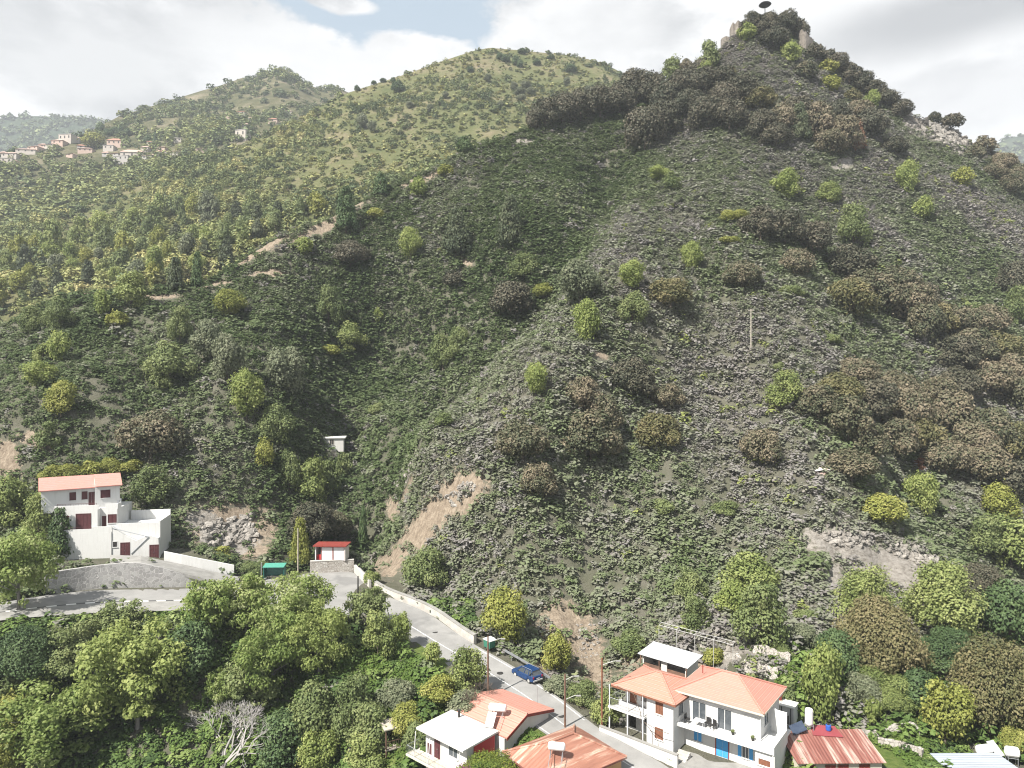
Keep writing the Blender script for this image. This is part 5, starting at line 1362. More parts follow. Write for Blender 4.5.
for (x0, x1) in ((4.6, 5.5), (6.6, 7.4)): opening(h, x0, 9.5, x1, 10.8, 3.2, fill=M['maroon'], frame=M['maroon'])
opening(h, 9.7, 9.6, 11.2, 10.9, 2.5, fill=M['maroon'], frame=M['maroon'])
door(h, 7.75, 8.02, 8.6, 10.6, 3.2, leafmat=M['maroon'], frame=M['maroon'])
opening(h, 4.4, 9.0, 5.0, 10.4, 0, 'x', -1, fill=M['dark']); opening(h, 6.6, 9.2, 7.1, 10.4, 0, 'x', -1, fill=M['dark'])
MB.XF = None
def parapet(pts, z0, z1, th=.18):
    b = MB()
    for (x0, y0), (x1, y1) in zip(pts[:-1], pts[1:]):
        if x0 == x1: b.box(x0-th/2, min(y0, y1)+th/2+.002, z0, x0+th/2, max(y0, y1)-th/2-.002, z1)
        else: b.box(min(x0, x1)-th/2, y0-th/2, z0, max(x0, x1)+th/2, y0+th/2, z1)
    b.build('parapet', M['white'], h)
parapet([(3.3, 1.6), (10.0, 1.6)], 8.003, 8.75); parapet([(11.2, 1.6), (13.0, 1.6), (13.0, 3.5)], 8.003, 8.9)
parapet([(4.0, .1), (9.6, .1)], 4.253, 4.95); parapet([(9.6, .1), (9.6, 1.4)], 4.253, 5.2); parapet([(9.75, .1), (12.4, .1)], 4.253, 5.3)
opening(h, 4.4, 5.6, 5.4, 7.0, 1.5, fill=M['maroon'], frame=M['maroon']); opening(h, 6.6, 4.6, 8.8, 7.3, 1.5, fill=M['maroon'], frame=M['maroon'], mull=3, sill=False)
opening(h, 11.6, 5.6, 12.8, 7.0, 1.5, fill=M['maroon'], frame=M['maroon']); door(h, 10.1, 4.27, 11.1, 6.6, 3.0, leafmat=M['maroon'], leaves=1)
# east wing with the outside stair
b = MB(); b.box(12.553, 1.0, -2, 20.0, 8.0, 4.9); b.build('east_wing', M['white'], h)
b = MB(); b.box(13.4, 7.6, 4.9, 20.0, 8.0, 6.6); b.box(19.7, 1.0, 4.9, 20.0, 7.6, 5.7); b.box(13.003, 1.0, 4.9, 19.7, 1.25, 5.5); b.build('parapet', M['white'], h)
b = MB(); b.prism([(12.6, -1.5), (20.2, -1.8), (19.9, 2.9), (18.4, 3.5), (16.3, 2.6), (14.6, 3.6), (12.6, 5.2)], .15, .997); b.build('stair_wall', M['white'], h)
b = MB()
for (x0, z0), (x1, z1) in (((12.7, 4.95), (18.4, 3.2)), ((18.4, 3.2), (15.6, .4))): b.tube((x0, .1, z0), (x1, .1, z1), .07, n=5)
b.build('stair_rail', M['metal'], h)
opening(h, 12.75, 1.7, 13.4, 2.6, .15, fill=M['dark'], mull=0); door(h, 14.0, .05, 15.3, 2.3, .15, leafmat=M['maroon'], frame=M['maroon']); door(h, 18.6, -.5, 19.9, 1.7, .15, leafmat=M['maroon'], frame=M['maroon'])
railing(h, [(3.6, 1.75, 8.6), (9.7, 1.75, 8.6)], .45, .4, M['maroon']); railing(h, [(4.2, .1, 4.9), (9.4, .1, 4.9)], .4, .4, M['maroon'])
b = MB(); b.box(12.85, 2.0, 8.9, 13.1, 2.3, 9.4); b.box(12.85, 3.2, 8.9, 13.1, 3.5, 9.5); b.build('wall_pier', M['metal'], h)
h.matrix_basis = Matrix.LocRotScale(P0, h.rotation_euler, None)
# grey retaining wall under it
ii = list(range(8*14+5, 8*17+8)); base = out(.9)[ii][::-1]
us_ = [CU+F*p[0]/p[1] for p in base]; tops = np.interp(us_, [70,77,124,141,165,186,210], [-29.0,-29.0,-28.7,-28.9,-30.0,-31.2,-32.6])
wall_along('retaining_wall', base, .6, 3, M['stone_grey'], 'grey stone retaining wall with pale joints between the road and the white house', 'wall', 1, .6, None, None, [max(.3, t_-p[2]) for t_, p in zip(tops, base)])
# driveway ramp and white parapet wall
A_ = [W(110,561,113.6), W(141,562.5,113.8), W(165,567,114.0), W(186,573,114.5), W(212,582,115.2), W(236,588,115.5)]
B_ = [W(110,557,118.6), W(141,556.5,118.4), W(165,561,118.6), W(190,566,119.6), (W(215,574,120.4)), W(240,580,121)]
A_[0].z = B_[0].z = -29.2; A_[1].z = B_[1].z = -29.3
for k_, zz in zip(range(2, 6), (-30.2, -31.3, -32.6, -33.6)): A_[k_].z = B_[k_].z = zz
ribbon('driveway', A_, B_, M['conc_pale'], .25, thick=.5)
P = [W(164, 566, 118.9), W(182, 568, 119.3), W(200, 572, 120), W(218, 576, 120.8), W(234, 580, 121.4)]
for p_, zz in zip(P, (-30.2, -30.9, -31.7, -32.5, -33.2)): p_.z = zz
wall_along('parapet_wall', P, .35, 1.75, M['white'], 'white curved parapet wall along the driveway of the three-storey house', 'wall', 1, 1.2, None)
# ------------------------------------------------------------------ plaza: hut, shelter, walls, poles
a, c = Wz(310, 573.5, -34.0), Wz(354, 571.5, -34.1)
wall_along('plaza_wall', [a.lerp(c, i/8) for i in range(9)], .6, 2.1, M['stone'], 'rubble stone wall holding up the hut at the back of the plaza', 'wall', 1, .5, M['conc'])
P = [Wz(354, 572, -34.1), Wz(360, 579, -34.2), Wz(369, 588, -34.3)]
wall_along('plaza_side_wall', P, .4, 1.3, M['conc'], 'pale wall stepping down from the plaza hut towards the bend', 'wall', 1, .5, None)
p = W(315, 561.5, 126.8); p.z = -32.0
h = empty('hut', p, R(-1.5), 'white garage-like hut with red frames and a flat red roof at the plaza', 'hut')
b = MB(); b.box(0, 2.6, 0, 5.5, 2.8, 2.6); b.box(0, 0, 0, .15, 2.6, 2.6); b.box(5.35, 0, 0, 5.5, 2.6, 2.6); b.box(1.0, .3, 0, 1.15, 2.6, 2.6); b.build('wall', M['white'], h)
b = MB(); b.slab([(-.3, -.4, 2.8), (5.8, -.4, 2.8), (5.8, 3.1, 2.78), (-.3, 3.1, 2.78)], .22); b.build('red_roof', M['redfascia'], h)
for x0, x1 in ((1.15, 3.2), (3.3, 5.3)):
    d = MB(); d.box(x0+.05, .1, .05, x1-.05, .2, 2.4); 
    do = d.build('garage_door', M['tank'], h); f = MB(); f.box(x0-.04, .06, 0, x0+.05, .22, 2.58); f.box(x1-.05, .06, 0, x1+.04, .22, 2.58); f.box(x0+.05, .06, 2.4, x1-.05, .22, 2.58); f.build('frame', M['redfascia'], do)
b = MB(); b.box(.15, .5, 0, 1.0, .55, 1.0); b.build('counter', M['red'], h)
p = Wz(263, 581, -33.8)
h = empty('bus_shelter', p, R(4), 'green glazed bus shelter with a translucent green roof at the plaza', 'bus shelter')
b = MB(); b.box(-.3, -.5, -.1, 3.9, 1.6, .12); b.build('plinth', M['conc_pale'], h)
b = MB(); b.slab([(0, -.3, 2.45), (3.6, -.3, 2.45), (3.6, 1.5, 2.7), (0, 1.5, 2.7)], .12); b.build('roof', M['tealroof'], h)
for x in (.05, 3.45):
    for y in (.0, 1.3): b = MB(); b.box(x, y, .12, x+.08, y+.08, 2.4); b.build('post', M['teal'], h)
b = MB(); b.box(.14, 1.3, .35, 3.45, 1.34, 2.2); b.build('back_panel', M['teal'], h)
for x in (.06, 3.47): b = MB(); b.box(x, .1, .35, x+.04, 1.28, 2.2); b.build('side_panel', M['teal'], h)
b = MB(); b.box(.4, .8, .5, 3.2, 1.2, .58); b.box(.6, .9, .12, .7, 1.1, .5); b.box(2.9, .9, .12, 3.0, 1.1, .5); b.build('bench', M['palewood'], h)
b = MB(); b.box(-.42, .2, -.1, -.3, .5, 3.1); b.build('sign_pillar', M['conc_pale'], h)
def pole(u, v0, v1, label, mat='wood', lamp=0, cross=0, r=.13, Y=None, group=None, name='utility_pole'):
    p = (front.at(u, v1) if Y is None else W(u, v1, Y)); hh = (v1-v0)*p.y/F
    o = empty(name, p, 0, label, 'pole' if not lamp else 'street lamp', group)
    b = MB(); b.tube((0, 0, -.4), (0, 0, hh), r, r*.7, 10); b.build('post', M[mat], o)
    if lamp:
        for (dx, dz, l) in ([(1, -.3, 1.6)] if lamp == 1 else [(1, -.2, 1.1), (1, -2.4, 1.3)]):
            b = MB(); b.tube((0, 0, hh+dz-.5), (l*.8, -.1, hh+dz), .035, n=6); b.tube((l*.8, -.1, hh+dz), (l, -.15, hh+dz+.02), .03, n=6); ar_ = b.build('arm', M['cable'], o)
            b = MB(); b.box(l-.05, -.26, hh+dz-.06, l+.5, -.04, hh+dz+.08); b.build('lamp_head', M['lamp'], ar_, bevel=.03)
    if cross:
        b = MB(); b.box(-.7, -.06, hh-.35, .7, .06, hh-.22); b.build('crossarm', M[mat], o)
        for x in (-.6, 0, .6): b = MB(); b.lathe([(.04, hh-.22), (.06, hh-.15), (.03, hh-.06)], c=(x, 0, 0), n=8); b.build('insulator', M['lamp'], o)
    return o
pole(298, 528, 573, 'pale wooden utility pole beside the plaza pine', 'palewood', cross=0)
pole(488, 636, 697, 'brown wooden pole on the valley side of the road with a small lamp', 'wood', lamp=1)
pole(565, 674, 728, 'brown wooden pole with two pale lamp arms beside the rusty hip roof', 'wood', lamp=2)
pole(602, 658, 730, 'reddish wooden pole with a single lamp arm by the vine house', 'brown', lamp=1)
pole(751, 309, 353, 'pale wooden power pole standing alone on the scrubby face', 'palewood', cross=1, r=.14)
pole(98, 291, 318, 'thin pale wooden pole on the near ridge', 'palewood', r=.1)
pole(358, 576, 593, 'short dark post on the plaza near its side wall', 'dark', r=.14, name='post')
pole(369, 573, 586, 'short yellow post beside the plaza side wall', 'yellow', r=.16, name='post')
# green dumpster
p = Wz(482, 657, -36.9)+Vector((.6, .6, 0))
p = Vector(out(.9)[8*5+5])
o = empty('dumpster', p, R(-50), 'green wheeled rubbish container with a pale lid at the roadside', 'rubbish container')
b = MB(); b.prism([(-.65, .25), (.65, .25), (.75, 1.25), (-.75, 1.25)], -.5, .5); b.build('body', M['binpaint'], o, bevel=.03)
b = MB(); b.prism([(-.8, 1.253), (.8, 1.253), (.8, 1.32), (.5, 1.5), (-.5, 1.5), (-.8, 1.32)], -.56, .56); b.build('lid', M['tank'], o)
for x in (-.5, .5):
    for y in (-.38, .38): b = MB(); b.lathe([(.12, -.04), (.12, .04)], 'y', (x, y, .12), 12); b.build('wheel', M['rubber'], o)
# guard rail behind the car
P = [Vector(x) for x in out(1.25)[8*4+1:8*5+4]]
o = empty('guard_rail', P[0], 0, 'dark steel guard rail along the foot of the bank behind the blue car', 'guard rail')
b = MB()
for a, c in zip(P[:-1], P[1:]):
    a, c = a-P[0], c-P[0]
    b.add([a+Vector((0,0,.5)), c+Vector((0,0,.5)), c+Vector((0,0,.82)), a+Vector((0,0,.82)), a+Vector((.06,.06,.5)), c+Vector((.06,.06,.5)), c+Vector((.06,.06,.82)), a+Vector((.06,.06,.82))], [(0,1,2,3),(7,6,5,4),(3,2,6,7),(0,4,5,1)])
b.build('rail', M['metal'], o)
for a in P[::3]: a = a-P[0]; b = MB(); b.tube(a+Vector((.1,.1,-.3)), a+Vector((.1,.1,.82)), .05, n=6); b.build('post', M['metal'], o)
# manholes
for (u, v, lb) in ((435, 632, 'round manhole cover on the upper part of the straight'), (500, 673, 'round manhole cover in the road near the blue car'), (561, 716, 'round manhole cover in the road near the two-lamp pole')):
    d = front.hit(u, v); zz = RC[np.argmin(np.hypot(RC[:, 0]-d.x, RC[:, 1]-d.y)), 2]; p = Wz(u, v, zz)
    b = MB(); b.lathe([(.42, -.02), (.42, .012), (.3, .014)], n=20); o = b.build('manhole_cover', M['dark']); o.location = p; tag(o, lb, 'manhole cover', 'road manholes')
# ------------------------------------------------------------------ the blue car (nose uphill, tail towards the houses)
def car(p, rz, label):
    o = empty('parked_car', p, rz, label, 'car')
    L_, W_ = 4.25, 1.78
    lo = [(-2.12,.34),(-1.55,.3),(-1.0,.3),(1.0,.3),(1.6,.3),(2.08,.36),(2.13,.62),(2.08,.98),(1.98,1.02),(-.75,1.0),(-1.2,.97),(-1.95,.86),(-2.12,.7)]   # nose at -x
    def ring(poly, y): return [(x, y, z) for x, z in poly]
    b = MB(); n = len(lo); ys = (-W_/2+.1, -W_/2, W_/2, W_/2-.1)
    vs = []
    for k, y in enumerate((-.89, -.8, .8, .89)):
        sc_ = .96 if k in (0, 3) else 1.0
        vs += [(x*sc_, y, .3+(z-.3)*(sc_ if z > .6 else 1)) for x, z in lo]
    fs = [tuple(range(n-1, -1, -1)), tuple(3*n+i for i in range(n))]
    for k in range(3):
        for i in range(n): fs.append((k*n+i, k*n+(i+1) % n, (k+1)*n+(i+1) % n, (k+1)*n+i))
    b.add(vs, fs); body = b.build('body', M['carpaint'], o, bevel=.03)
    # cabin: glass house with a painted roof and pillars
    cb, ct = [(-1.05,.98),(1.95,1.0)], [(-.35,1.6),(1.6,1.62)]
    yb, yt = .82, .62
    v = [(-1.05,-yb,.99),(1.97,-yb,1.0),(1.97,yb,1.0),(-1.05,yb,.99),(-.3,-yt,1.56),(1.62,-yt,1.58),(1.62,yt,1.58),(-.3,yt,1.56)]
    b = MB(); b.add(v, [(0,3,2,1),(4,5,6,7),(0,1,5,4),(1,2,6,5),(2,3,7,6),(3,0,4,7)]); b.build('windows', M['glass'], o)
    b = MB(); b.slab([(-.38,-.66,1.6),(1.74,-.66,1.62),(1.74,.66,1.62),(-.38,.66,1.6)], .06); b.build('roof', M['carpaint'], o, bevel=.02)
    b = MB()
    for y, yy in ((-yb-.005, -yt-.005), (yb+.005, yt+.005)):
        for x0, x1 in ((-1.02, -.3), (.35, .5), (1.2, 1.12), (1.93, 1.6)): b.tube((x0, y, 1.0), (x1, yy, 1.57), .05, n=6)
    b.build('pillar', M['carpaint'], o)
    b = MB()
    for y in (-.6, .6): b.tube((-.2, y, 1.68), (1.6, y, 1.69), .025, n=6); b.tube((-.1, y, 1.6), (-.1, y, 1.68), .02, n=5); b.tube((1.5, y, 1.6), (1.5, y, 1.68), .02, n=5)
    b.build('roof_rail', M['metal'], o)
    for x in (-1.32, 1.3):
        for y in (-.78, .78):
            b = MB(); b.lathe([(.2, -.11), (.31, -.11), (.34, -.07), (.34, .07), (.31, .11), (.2, .11)], 'y', (x, y, .34), 20); w_ = b.build('wheel', M['rubber'], o)
            b = MB(); b.lathe([(.06, -.118), (.2, -.115), (.2, .115), (.06, .118)], 'y', (x, y, .34), 14); b.build('rim', M['cable'], w_)
    for y in (-.66, .46): b = MB(); b.box(-2.1, y, .66, -2.0, y+.22, .8); b.build('headlight', M['lamp'], o); 
    for y in (-.82, .62): b = MB(); b.box(2.0, y, .72, 2.115, y+.2, .98); b.build('tail_light', M['redlamp'], o)
    b = MB(); b.box(2.06, -.75, .36, 2.2, .75, .56); b.build('bumper', M['cable'], o, bevel=.03)
    b = MB(); b.box(2.135, -.26, .64, 2.15, .26, .76); b.build('number_plate', M['tank'], o)
    for y in (-.98, .86): b = MB(); b.box(-.85, y, .98, -.7, y+.12, 1.12); b.build('mirror', M['carpaint'], o, bevel=.02)
    return o
i = 8*4+2; d = RC[i-4]-RC[i+4]; c = Wz(527, 677, -37.7)
j = np.argmin(np.hypot(RC[:, 0]-c.x, RC[:, 1]-c.y)); c = Vector((c.x, c.y, RC[j, 2]+.01))
car(c, ang(d[0], d[1]), 'blue four-wheel-drive car parked on the bank side of the road, tail to the houses')
# ------------------------------------------------------------------ small buildings on the slope
p = front.at(323, 444); o = empty('hut', p-Vector((0, 0, .7)), R(8), 'small grey hut with a white flat roof on the slope in the hollow', 'hut'); k = p.y/F
b = MB(); b.box(0, 0, -1.2, 20*k, 2.6, 8*k); b.build('wall', M['grey_render'], o)
b = MB(); b.slab([(-.3, -.3, 9.5*k), (22*k, -.3, 9.5*k), (22*k, 3, 10*k), (-.3, 3, 10*k)], .25); b.build('flat_roof', M['white_roof'], o)
opening(o, 1.6, .5, 2.5, 1.7, 0, fill=M['dark'], frame=M['palewood'])
p = front.at(815, 476); o = empty('ruin', p, R(5), 'collapsed pink and white shed remains on the brow of the spur', 'ruin'); k = p.y/F
b = MB(); b.slab([(0, 0, 5*k), (14*k, .2, 7*k), (13*k, 2.2, 8.5*k), (0, 2, 3*k)], .1); b.slab([(12*k, -.2, 6.5*k), (31*k, 0, 4.5*k), (30*k, 1.8, 5*k), (13*k, 1.8, 7.5*k)], .08); b.build('roof_sheet', M['tarp'], o)
b = MB(); b.box(.3, .3, -.8, 12*k, 1.8, 3*k); b.box(12*k+.1, .4, -.8, 27*k, 1.5, 3.8*k); b.build('wall', plain('pink_brick_rubble', (.45,.27,.22), (.55,.45,.4), 2), o)
# ------------------------------------------------------------------ rock showing through the slope
def crag(u, v, w, hgt, seed, label, grp, n=26, a=0):
    c0 = front.at(u, v); k = c0.y/F; r = random.Random(seed); bm = bmesh.new(); ca, sa = math.cos(R(a)), math.sin(R(a))
    for i in range(n*5):
        p_, q_ = max(-.36, min(.36, r.gauss(0, .22)))*w, max(-.36, min(.36, r.gauss(0, .22)))*hgt; h_ = front.hit(u+p_*ca-q_*sa, v+p_*sa+q_*ca)
        if h_ is None: continue
        s_ = r.uniform(.022, .07)*w*k
        m_ = Matrix.Translation(h_-c0) @ Matrix.Rotation(r.uniform(0, 6), 4, Vector((r.gauss(0, .4), r.gauss(0, .4), 1)).normalized()) @ Matrix.Rotation(.5, 4, 'X') @ Matrix.Diagonal((s_*r.uniform(.8, 1.6), s_*r.uniform(.7, 1.2), s_*r.uniform(.4, .8), 1))
        z_ = bmesh.ops.create_icosphere(bm, subdivisions=1, radius=1, matrix=Matrix())['verts']
        for q in z_:
            t_ = q.co.copy(); m2 = max(abs(t_.x), abs(t_.y), abs(t_.z)); t_ = t_*(.55+.45/m2)*(1+r.uniform(-.12, .12)); q.co = m_ @ t_
    me = bpy.data.meshes.new('rock_outcrop'); bm.to_mesh(me); bm.free(); me.materials.append(M['rock'])
    o = link('rock_outcrop', me, None, c0); return tag(o, label, 'rock', grp)
crag(945, 136, 56, 22, 1, 'grey crag on the skyline rim, jagged and bare', None, 40, 32)
crag(912, 128, 30, 16, 2, 'smaller grey crag lying west of the skyline crag', None, 22, 30)
crag(848, 538, 62, 20, 3, 'broad pale rock outcrop above the oaks of the garden', None, 36, 6)
crag(912, 553, 66, 20, 4, 'rock outcrop continuing below the yellow-green dome shrub', None, 36, 20)
crag(228, 532, 70, 34, 5, 'broken rock and scree beside the white house', None, 46, -8)
crag(800, 662, 44, 12, 6, 'pale rocks at the end of the stone terraces', None, 20, 0)
crag(462, 492, 40, 16, 7, 'tan broken rock in the earth scar above the bend', None, 18, -38)
crag(408, 470, 50, 8, 8, 'thin rib of rock along the stream bank', None, 22, -52)
crag(588, 640, 26, 46, 9, 'rock ribs in the earth bank over the blue car', None, 20, -12)
# ------------------------------------------------------------------ castle remains on the summit
def ruin_wall(pts, label, grp='summit castle walls'):
    """pts: (u, v_base, v_top, Y)"""
    b = MB(); vs = []; n = len(pts); c0 = W(pts[0][0], pts[0][1], pts[0][3])
    for u, v0, v1, Y in pts:
        p, q = W(u, v0, Y)-c0, W(u, v1, Y)-c0; q.x, q.y = p.x, p.y
        vs += [p-Vector((0,0,2)), p+Vector((0,2,-2)), q+Vector((0,2,0)), q]
    fs = [(0, 1, 2, 3), tuple(4*(n-1)+k for k in (3, 2, 1, 0))]
    for i in range(n-1):
        for k in range(4): fs.append((4*i+k, 4*i+(k+1) % 4, 4*i+4+(k+1) % 4, 4*i+4+k))
    b.add(vs, fs); o = b.build('castle_wall', M['castle']); o.location = c0; return tag(o, label, 'wall', grp)
ruin_wall([(731,32,27,290),(733,32,22,289),(735,32,24,289),(738,31,20,288),(741,31,22,288),(744,28,20,289)], 'old stone castle wall on the far shoulder of the summit')
ruin_wall([(799,40,31,284),(802,42,29,282),(804,43,32,281),(806,44,31,281),(809,45,36,282),(813,46,39,284)], 'old stone castle tower stub on the crag side of the summit')
ruin_wall([(722,42,38,290),(726,40,36,289),(730,40,37,289)], 'low stretch of castle wall downhill of the summit wall')
p = front.at(765, 30); k = p.y/F
o = empty('lookout_shade', p, 0, 'dark flat-topped shade on a thin post at the very summit', 'shade'); hh = 25*k
b = MB(); b.tube((0, 0, -1), (0, 0, hh), .22, .16); b.build('post', M['dark'], o)
b = MB(); b.lathe([(.3, hh-1.0), (2.0, hh-.35), (2.5, hh+.1), (1.9, hh+.7), (.4, hh+1.0)], n=14); b.build('canopy', M['dark'], o)
# ------------------------------------------------------------------ the far village
vr = random.Random(12)
vwall = [plaster('village_wall_white', (.38,.345,.31)), plaster('village_wall_pink', (.4,.3,.25)), plaster('village_wall_grey', (.3,.285,.27))]
vroof = [plain('village_roof_red', (.3,.14,.1), (.36,.19,.14), .2), plain('village_roof_pink', (.4,.27,.23), (.43,.32,.28), .2), plain('village_roof_grey', (.32,.3,.29), (.36,.34,.33), .2)]
def vhouse(u, v, w, hgt, rf, wl, label, flat=False, win=2, grp='houses of the far village'):
    p = far.at(u, v+hgt*.5)
    if p is None: return
    k = p.y/F; wm, hm_, dp = w*k*.85, hgt*k*.85, min(w*k*.6, 10)
    o = empty('village_house', p, R(vr.uniform(-18, 18)), label, 'house', grp); zt = hm_*(.62 if not flat else .9)
    b = MB(); b.box(-wm/2, -dp/2, -4, wm/2, dp/2, zt); b.build('wall', vwall[wl], o)
    if flat: b = MB(); b.box(-wm/2-.3, -dp/2-.3, zt+.003, wm/2+.3, dp/2+.3, zt+.5); b.build('roof', vroof[rf], o)
    else:
        r = hm_*.42; b = MB(); e = .7; A, B, C_, D = (-wm/2-e, -dp/2-e, zt), (wm/2+e, -dp/2-e, zt), (wm/2+e, dp/2+e, zt), (-wm/2-e, dp/2+e, zt); i_ = min(dp/2, wm*.3)
        b.add([A, B, C_, D, (-wm/2+i_, 0, zt+r), (wm/2-i_, 0, zt+r)], [(0,1,5,4),(1,2,5),(2,3,4,5),(3,0,4),(3,2,1,0)]); b.build('roof', vroof[rf], o)
    for i in range(win):
        x = -wm/2+wm*(i+.5)/win; b = MB(); b.box(x-.7, -dp/2-.06, zt*.4, x+.7, -dp/2+.02, zt*.8); b.build('window', M['dark'], o)
VH = [(12,155,18,7,1,0,'pale house at the near end of the far village ridge'),(28,151,22,6,1,0,'long pale-roofed house on the far village ridge'),(6,161,20,5,2,0,'low pale house under the ridge end of the far village'),(36,148,14,6,1,1,'pink-roofed house in the row on the far village ridge'),
      (52,146,16,5,1,0,'flat-looking pale house beside the yellow tree of the far village'),(60,142,14,7,1,1,'pinkish house highest in the ridge row of the far village'),(68,138,16,8,2,0,'pale gabled house behind the yellow tree of the far village'),(76,139,10,6,1,2,'small grey house close to the pale gabled one'),
      (87,150,16,6,1,1,'low pink house beneath the yellow tree of the far village'),(116,142,16,9,0,1,'red-roofed house with a dark upper wall in the far village'),(110,148,12,5,2,0,'small white house beside the red-roofed village house'),(134,154,26,11,1,0,'broad house with a pink hipped roof, largest of the far village'),
      (152,157,18,7,1,2,'grey-walled house to the side of the broad hipped one'),(163,153,14,6,0,0,'red-roofed house next to the grey-walled one'),(124,159,20,6,2,2,'grey flat-topped house in front of the broad hipped one'),(152,143,10,5,0,0,'small red-roofed house alone uphill of the broad hipped one'),
      (176,153,12,5,1,0,'pale house at the forest edge of the far village'),(204,150,16,5,0,1,'long red-tiled house low on the forest edge'),(243,134,14,10,2,0,'tall white block standing alone among the far trees'),(232,116,12,6,1,1,'pink house high on the far slope'),(242,113,10,5,0,0,'red-roofed house beside the pink one high on the far slope'),
      (250,119,10,5,1,0,'pale house below the pair high on the far slope'),(178,140,8,4,2,0,'tiny white house above the forest edge'),(222,120,10,4,1,0,'pale low house at the end of the high far group')]
for (u, v, w, hg, rf, wl, lb) in VH: vhouse(u, v, w, hg, rf, wl, lb, flat=(rf == 2), win=3 if w > 15 else 2)
for i in range(18):
    u = vr.uniform(2, 190) if i < 13 else vr.uniform(215, 320); v = (vr.uniform(144, 163) if u < 190 else vr.uniform(108, 128)); vhouse(u, v, vr.uniform(7, 11), vr.uniform(4, 6), vr.choice((0, 1, 1)), vr.choice((0, 1, 2)), 'tiny muted house half hidden among the trees round the far village', False, 1, 'tiny houses round the far village')
T('yellow',93,141,22,16,'large pale yellow tree in the middle of the far village', None, far)
T('cypress',155,139,5,14,'thin dark cypress above the far village', None, far)
T('dark',148,140,10,12,'dark tree beside the thin cypress of the far village', None, far)
T('dark',13,145,10,8,'dark tree over the ridge end of the far village', None, far)
T('green',168,137,12,10,'round green tree uphill of the far village', None, far)
grove('dark',[(108,132,8,10),(114,131,8,11),(120,131,9,12),(127,132,8,10),(100,127,9,12)],'dark conifer in the row above the far village','dark conifers above the far village',far)
# ------------------------------------------------------------------ the sunlit hill behind: trees near its top that stand apart
grove('dark',[(500,56,8,8),(506,58,9,9),(516,60,8,12),(520,63,7,10),(522,51,10,6),(551,57,8,6),(537,62,9,7),(571,68,12,10),(393,80,6,7),(398,86,14,14),(374,78,6,5),(383,80,7,5),(470,69,8,7),(357,88,6,7)],'dark round tree near the top of the sunlit hill','dark trees on top of the sunlit hill',mid)
grove('grey',[(526,85,14,9),(520,92,14,9),(530,92,12,8),(521,98,12,8),(514,87,10,9),(567,82,9,10),(488,78,9,8),(500,105,8,8),(588,90,10,9),(430,110,10,10),(445,95,8,7),(410,105,9,8),(362,122,14,16),(372,127,10,12)],'grey rounded shrub tree on the bare sunlit hill','grey shrub trees on the sunlit hill',mid)
# ------------------------------------------------------------------ camera, light, air
cam = bpy.data.cameras.new('camera'); co = bpy.data.objects.new('camera', cam); COL.objects.link(co)
co.location = (0, 0, 0); co.rotation_euler = (R(90), 0, 0)
cam.sensor_width = 36; cam.lens = 36*F/1024; cam.clip_end = 20000; cam.clip_start = .5
scene.camera = co
SUN_TO = Vector((-.46, -.46, .76)).normalized()
elev = math.asin(SUN_TO.z); azim = math.atan2(SUN_TO.x, SUN_TO.y)
sun = bpy.data.lights.new('sun', 'SUN'); so = bpy.data.objects.new('sun', sun); COL.objects.link(so)
sun.energy = 4.7; sun.angle = R(.7); sun.color = (1, .95, .87)
so.rotation_euler = SUN_TO.to_track_quat('Z', 'Y').to_euler()
w = bpy.data.worlds.new('World'); scene.world = w; w.use_nodes = True
nt = w.node_tree; bg = nt.nodes['Background']; bg.inputs['Strength'].default_value = .084
sk = N(nt, 'ShaderNodeTexSky', sky_type='NISHITA'); sk.sun_disc = False
sk.sun_elevation = elev; sk.sun_rotation = azim; sk.altitude = 900; sk.air_density = 1; sk.dust_density = 1.2
tc = N(nt, 'ShaderNodeTexCoord'); G = tc.outputs['Generated']
sx = N(nt, 'ShaderNodeSeparateXYZ'); L(nt, G, sx.inputs[0])
mp = N(nt, 'ShaderNodeMapping'); L(nt, G, mp.inputs[0]); mp.inputs['Scale'].default_value = (1, 1, 2.2)
n_big = noise(nt, mp.outputs[0], 3.2, 9, .55)
n_det = noise(nt, mp.outputs[0], 7.5, 9, .6)
def gap(c, rad, w=.35):
    """an opening in the cloud round the direction c"""
    c = Vector(c).normalized()
    s = N(nt, 'ShaderNodeVectorMath', operation='SUBTRACT'); L(nt, G, s.inputs[0]); s.inputs[1].default_value = c
    k = N(nt, 'ShaderNodeVectorMath', operation='MULTIPLY'); L(nt, s.outputs[0], k.inputs[0]); k.inputs[1].default_value = [1/r for r in rad]
    l = N(nt, 'ShaderNodeVectorMath', operation='LENGTH'); L(nt, k.outputs[0], l.inputs[0])
    d = math_n(nt, 'ADD', l.outputs['Value'], math_n(nt, 'MULTIPLY', math_n(nt, 'SUBTRACT', n_det, .5), 2.4))
    r = ramp(nt, [(.75, (1,1,1)), (1.0, (0,0,0))]); L(nt, d, r.inputs[0]); return r.outputs[0]
gs = [gap(((390-CU)/F, 1, (CV+5)/F), (.17, .3, .066)), gap(((440-CU)/F, 1, (CV-30)/F), (.09, .2, .04)), 
      gap((.3, -.2, 1), (.5, .5, .4)), gap((-.5, -.6, .9), (.5, .5, .4)), gap((.8, -.8, .5), (.4, .5, .3))]
g = gs[0]
for q in gs[1:]: g = math_n(nt, 'MAXIMUM', g, q)
shade = ramp(nt, [(.38, (2.4,2.45,2.55)), (.46, (3.6,3.64,3.7)), (.53, (5.0,5.0,5.0))]); L(nt, math_n(nt, 'ADD', math_n(nt, 'MULTIPLY', n_big, .48), math_n(nt, 'MULTIPLY', n_det, .52)), shade.inputs[0])
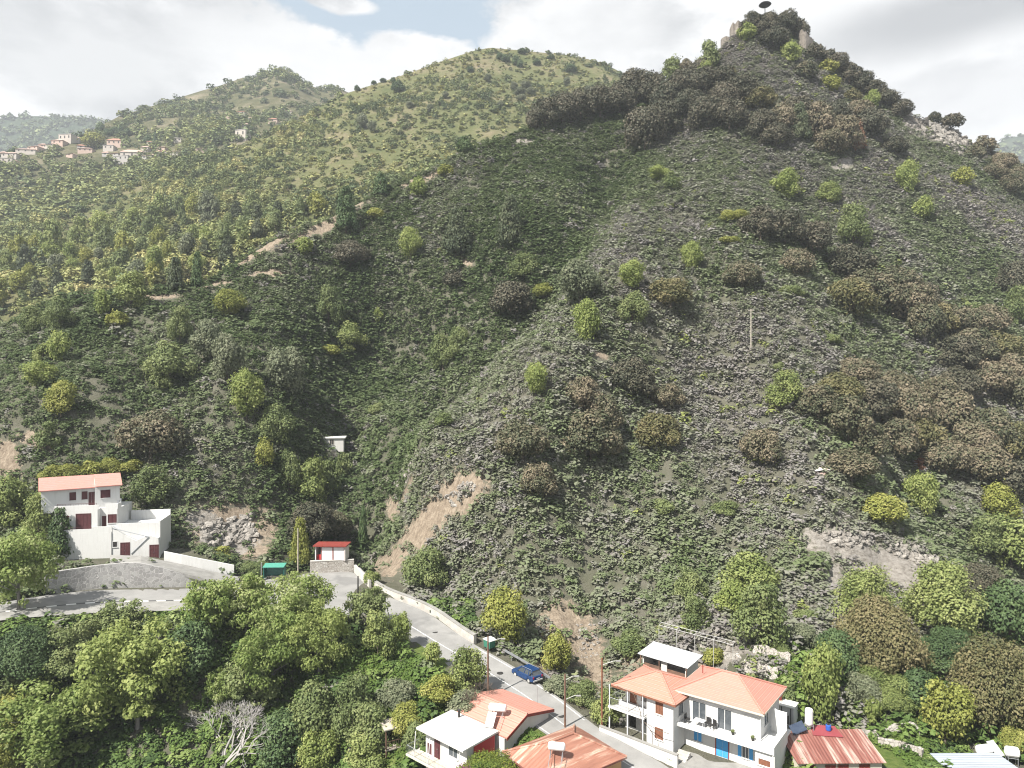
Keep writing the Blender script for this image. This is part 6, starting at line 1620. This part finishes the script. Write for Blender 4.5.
def bank(c, rad):
    c = Vector(c).normalized()
    s = N(nt, 'ShaderNodeVectorMath', operation='SUBTRACT'); L(nt, G, s.inputs[0]); s.inputs[1].default_value = c
    k = N(nt, 'ShaderNodeVectorMath', operation='MULTIPLY'); L(nt, s.outputs[0], k.inputs[0]); k.inputs[1].default_value = [1/r for r in rad]
    l = N(nt, 'ShaderNodeVectorMath', operation='LENGTH'); L(nt, k.outputs[0], l.inputs[0])
    d = math_n(nt, 'ADD', l.outputs['Value'], math_n(nt, 'MULTIPLY', math_n(nt, 'SUBTRACT', n_big, .5), .9))
    r = ramp(nt, [(.3, (1,1,1)), (1.0, (0,0,0))], 'EASE'); L(nt, d, r.inputs[0]); return r.outputs[0]
cl = shade.outputs[0]
for c, rad, colr, amt in (
   (((950-CU)/F, 1, (CV-15)/F), (.22, .5, .055), (1.75,1.8,1.9), .8),
   (((60-CU)/F, 1, (CV-60)/F), (.2, .4, .07), (3.2,3.25,3.3), .6),
   (((300-CU)/F, 1, (CV-60)/F), (.2, .4, .06), (4.9,4.9,4.9), .75),
   (((450-CU)/F, 1, (CV-75)/F), (.2, .4, .05), (4.9,4.9,4.9), .7),
   (((600-CU)/F, 1, (CV-30)/F), (.12, .3, .08), (4.6,4.6,4.6), .65),
   (((960-CU)/F, 1, (CV-100)/F), (.2, .3, .06), (4.0,4.0,4.05), .75)):
    cl = mix(nt, math_n(nt, 'MULTIPLY', bank(c, rad), amt), cl, colr)
blue = mix(nt, .8, sk.outputs[0], (2.55,3.15,3.6))
pf = gap(((425-CU)/F, 1, (CV-58)/F), (.085, .2, .03))
for c_, r_ in ((((330-CU)/F, 1, (CV-70)/F), (.1, .2, .03)), (((345-CU)/F, 1, (CV-4)/F), (.04, .2, .012)), (((520-CU)/F, 1, (CV-50)/F), (.06, .2, .03))): pf = math_n(nt, 'MAXIMUM', pf, gap(c_, r_))
g = math_n(nt, 'MULTIPLY', g, math_n(nt, 'SUBTRACT', 1.0, pf, clamp=True))
L(nt, mix(nt, g, cl, blue), bg.inputs['Color'])

hz = MB(); hz.box(-1900, -60, -70, 1900, 2700, 900)
hm = bpy.data.materials.new('haze_air'); hm.use_nodes = True; hn = hm.node_tree
hn.nodes.remove(hn.nodes['Principled BSDF'])
pv = N(hn, 'ShaderNodeVolumePrincipled'); pv.inputs['Density'].default_value = HAZE; pv.inputs['Color'].default_value = (.86, .92, 1, 1)
L(hn, pv.outputs[0], hn.nodes['Material Output'].inputs['Volume'])
if HAZE > 0: hz.build('haze', hm)['kind'] = 'stuff'

vs = scene.view_settings; vs.view_transform = 'Standard'; vs.look = 'None'; vs.exposure = EXPO; vs.gamma = 1
scene.cycles.use_denoising = True; scene.cycles.filter_width = 1.1
scene.cycles.max_bounces = 6; scene.cycles.diffuse_bounces = 3; scene.cycles.glossy_bounces = 2; scene.cycles.transmission_bounces = 3; scene.cycles.volume_bounces = 0
scene.cycles.caustics_reflective = False; scene.cycles.caustics_refractive = False
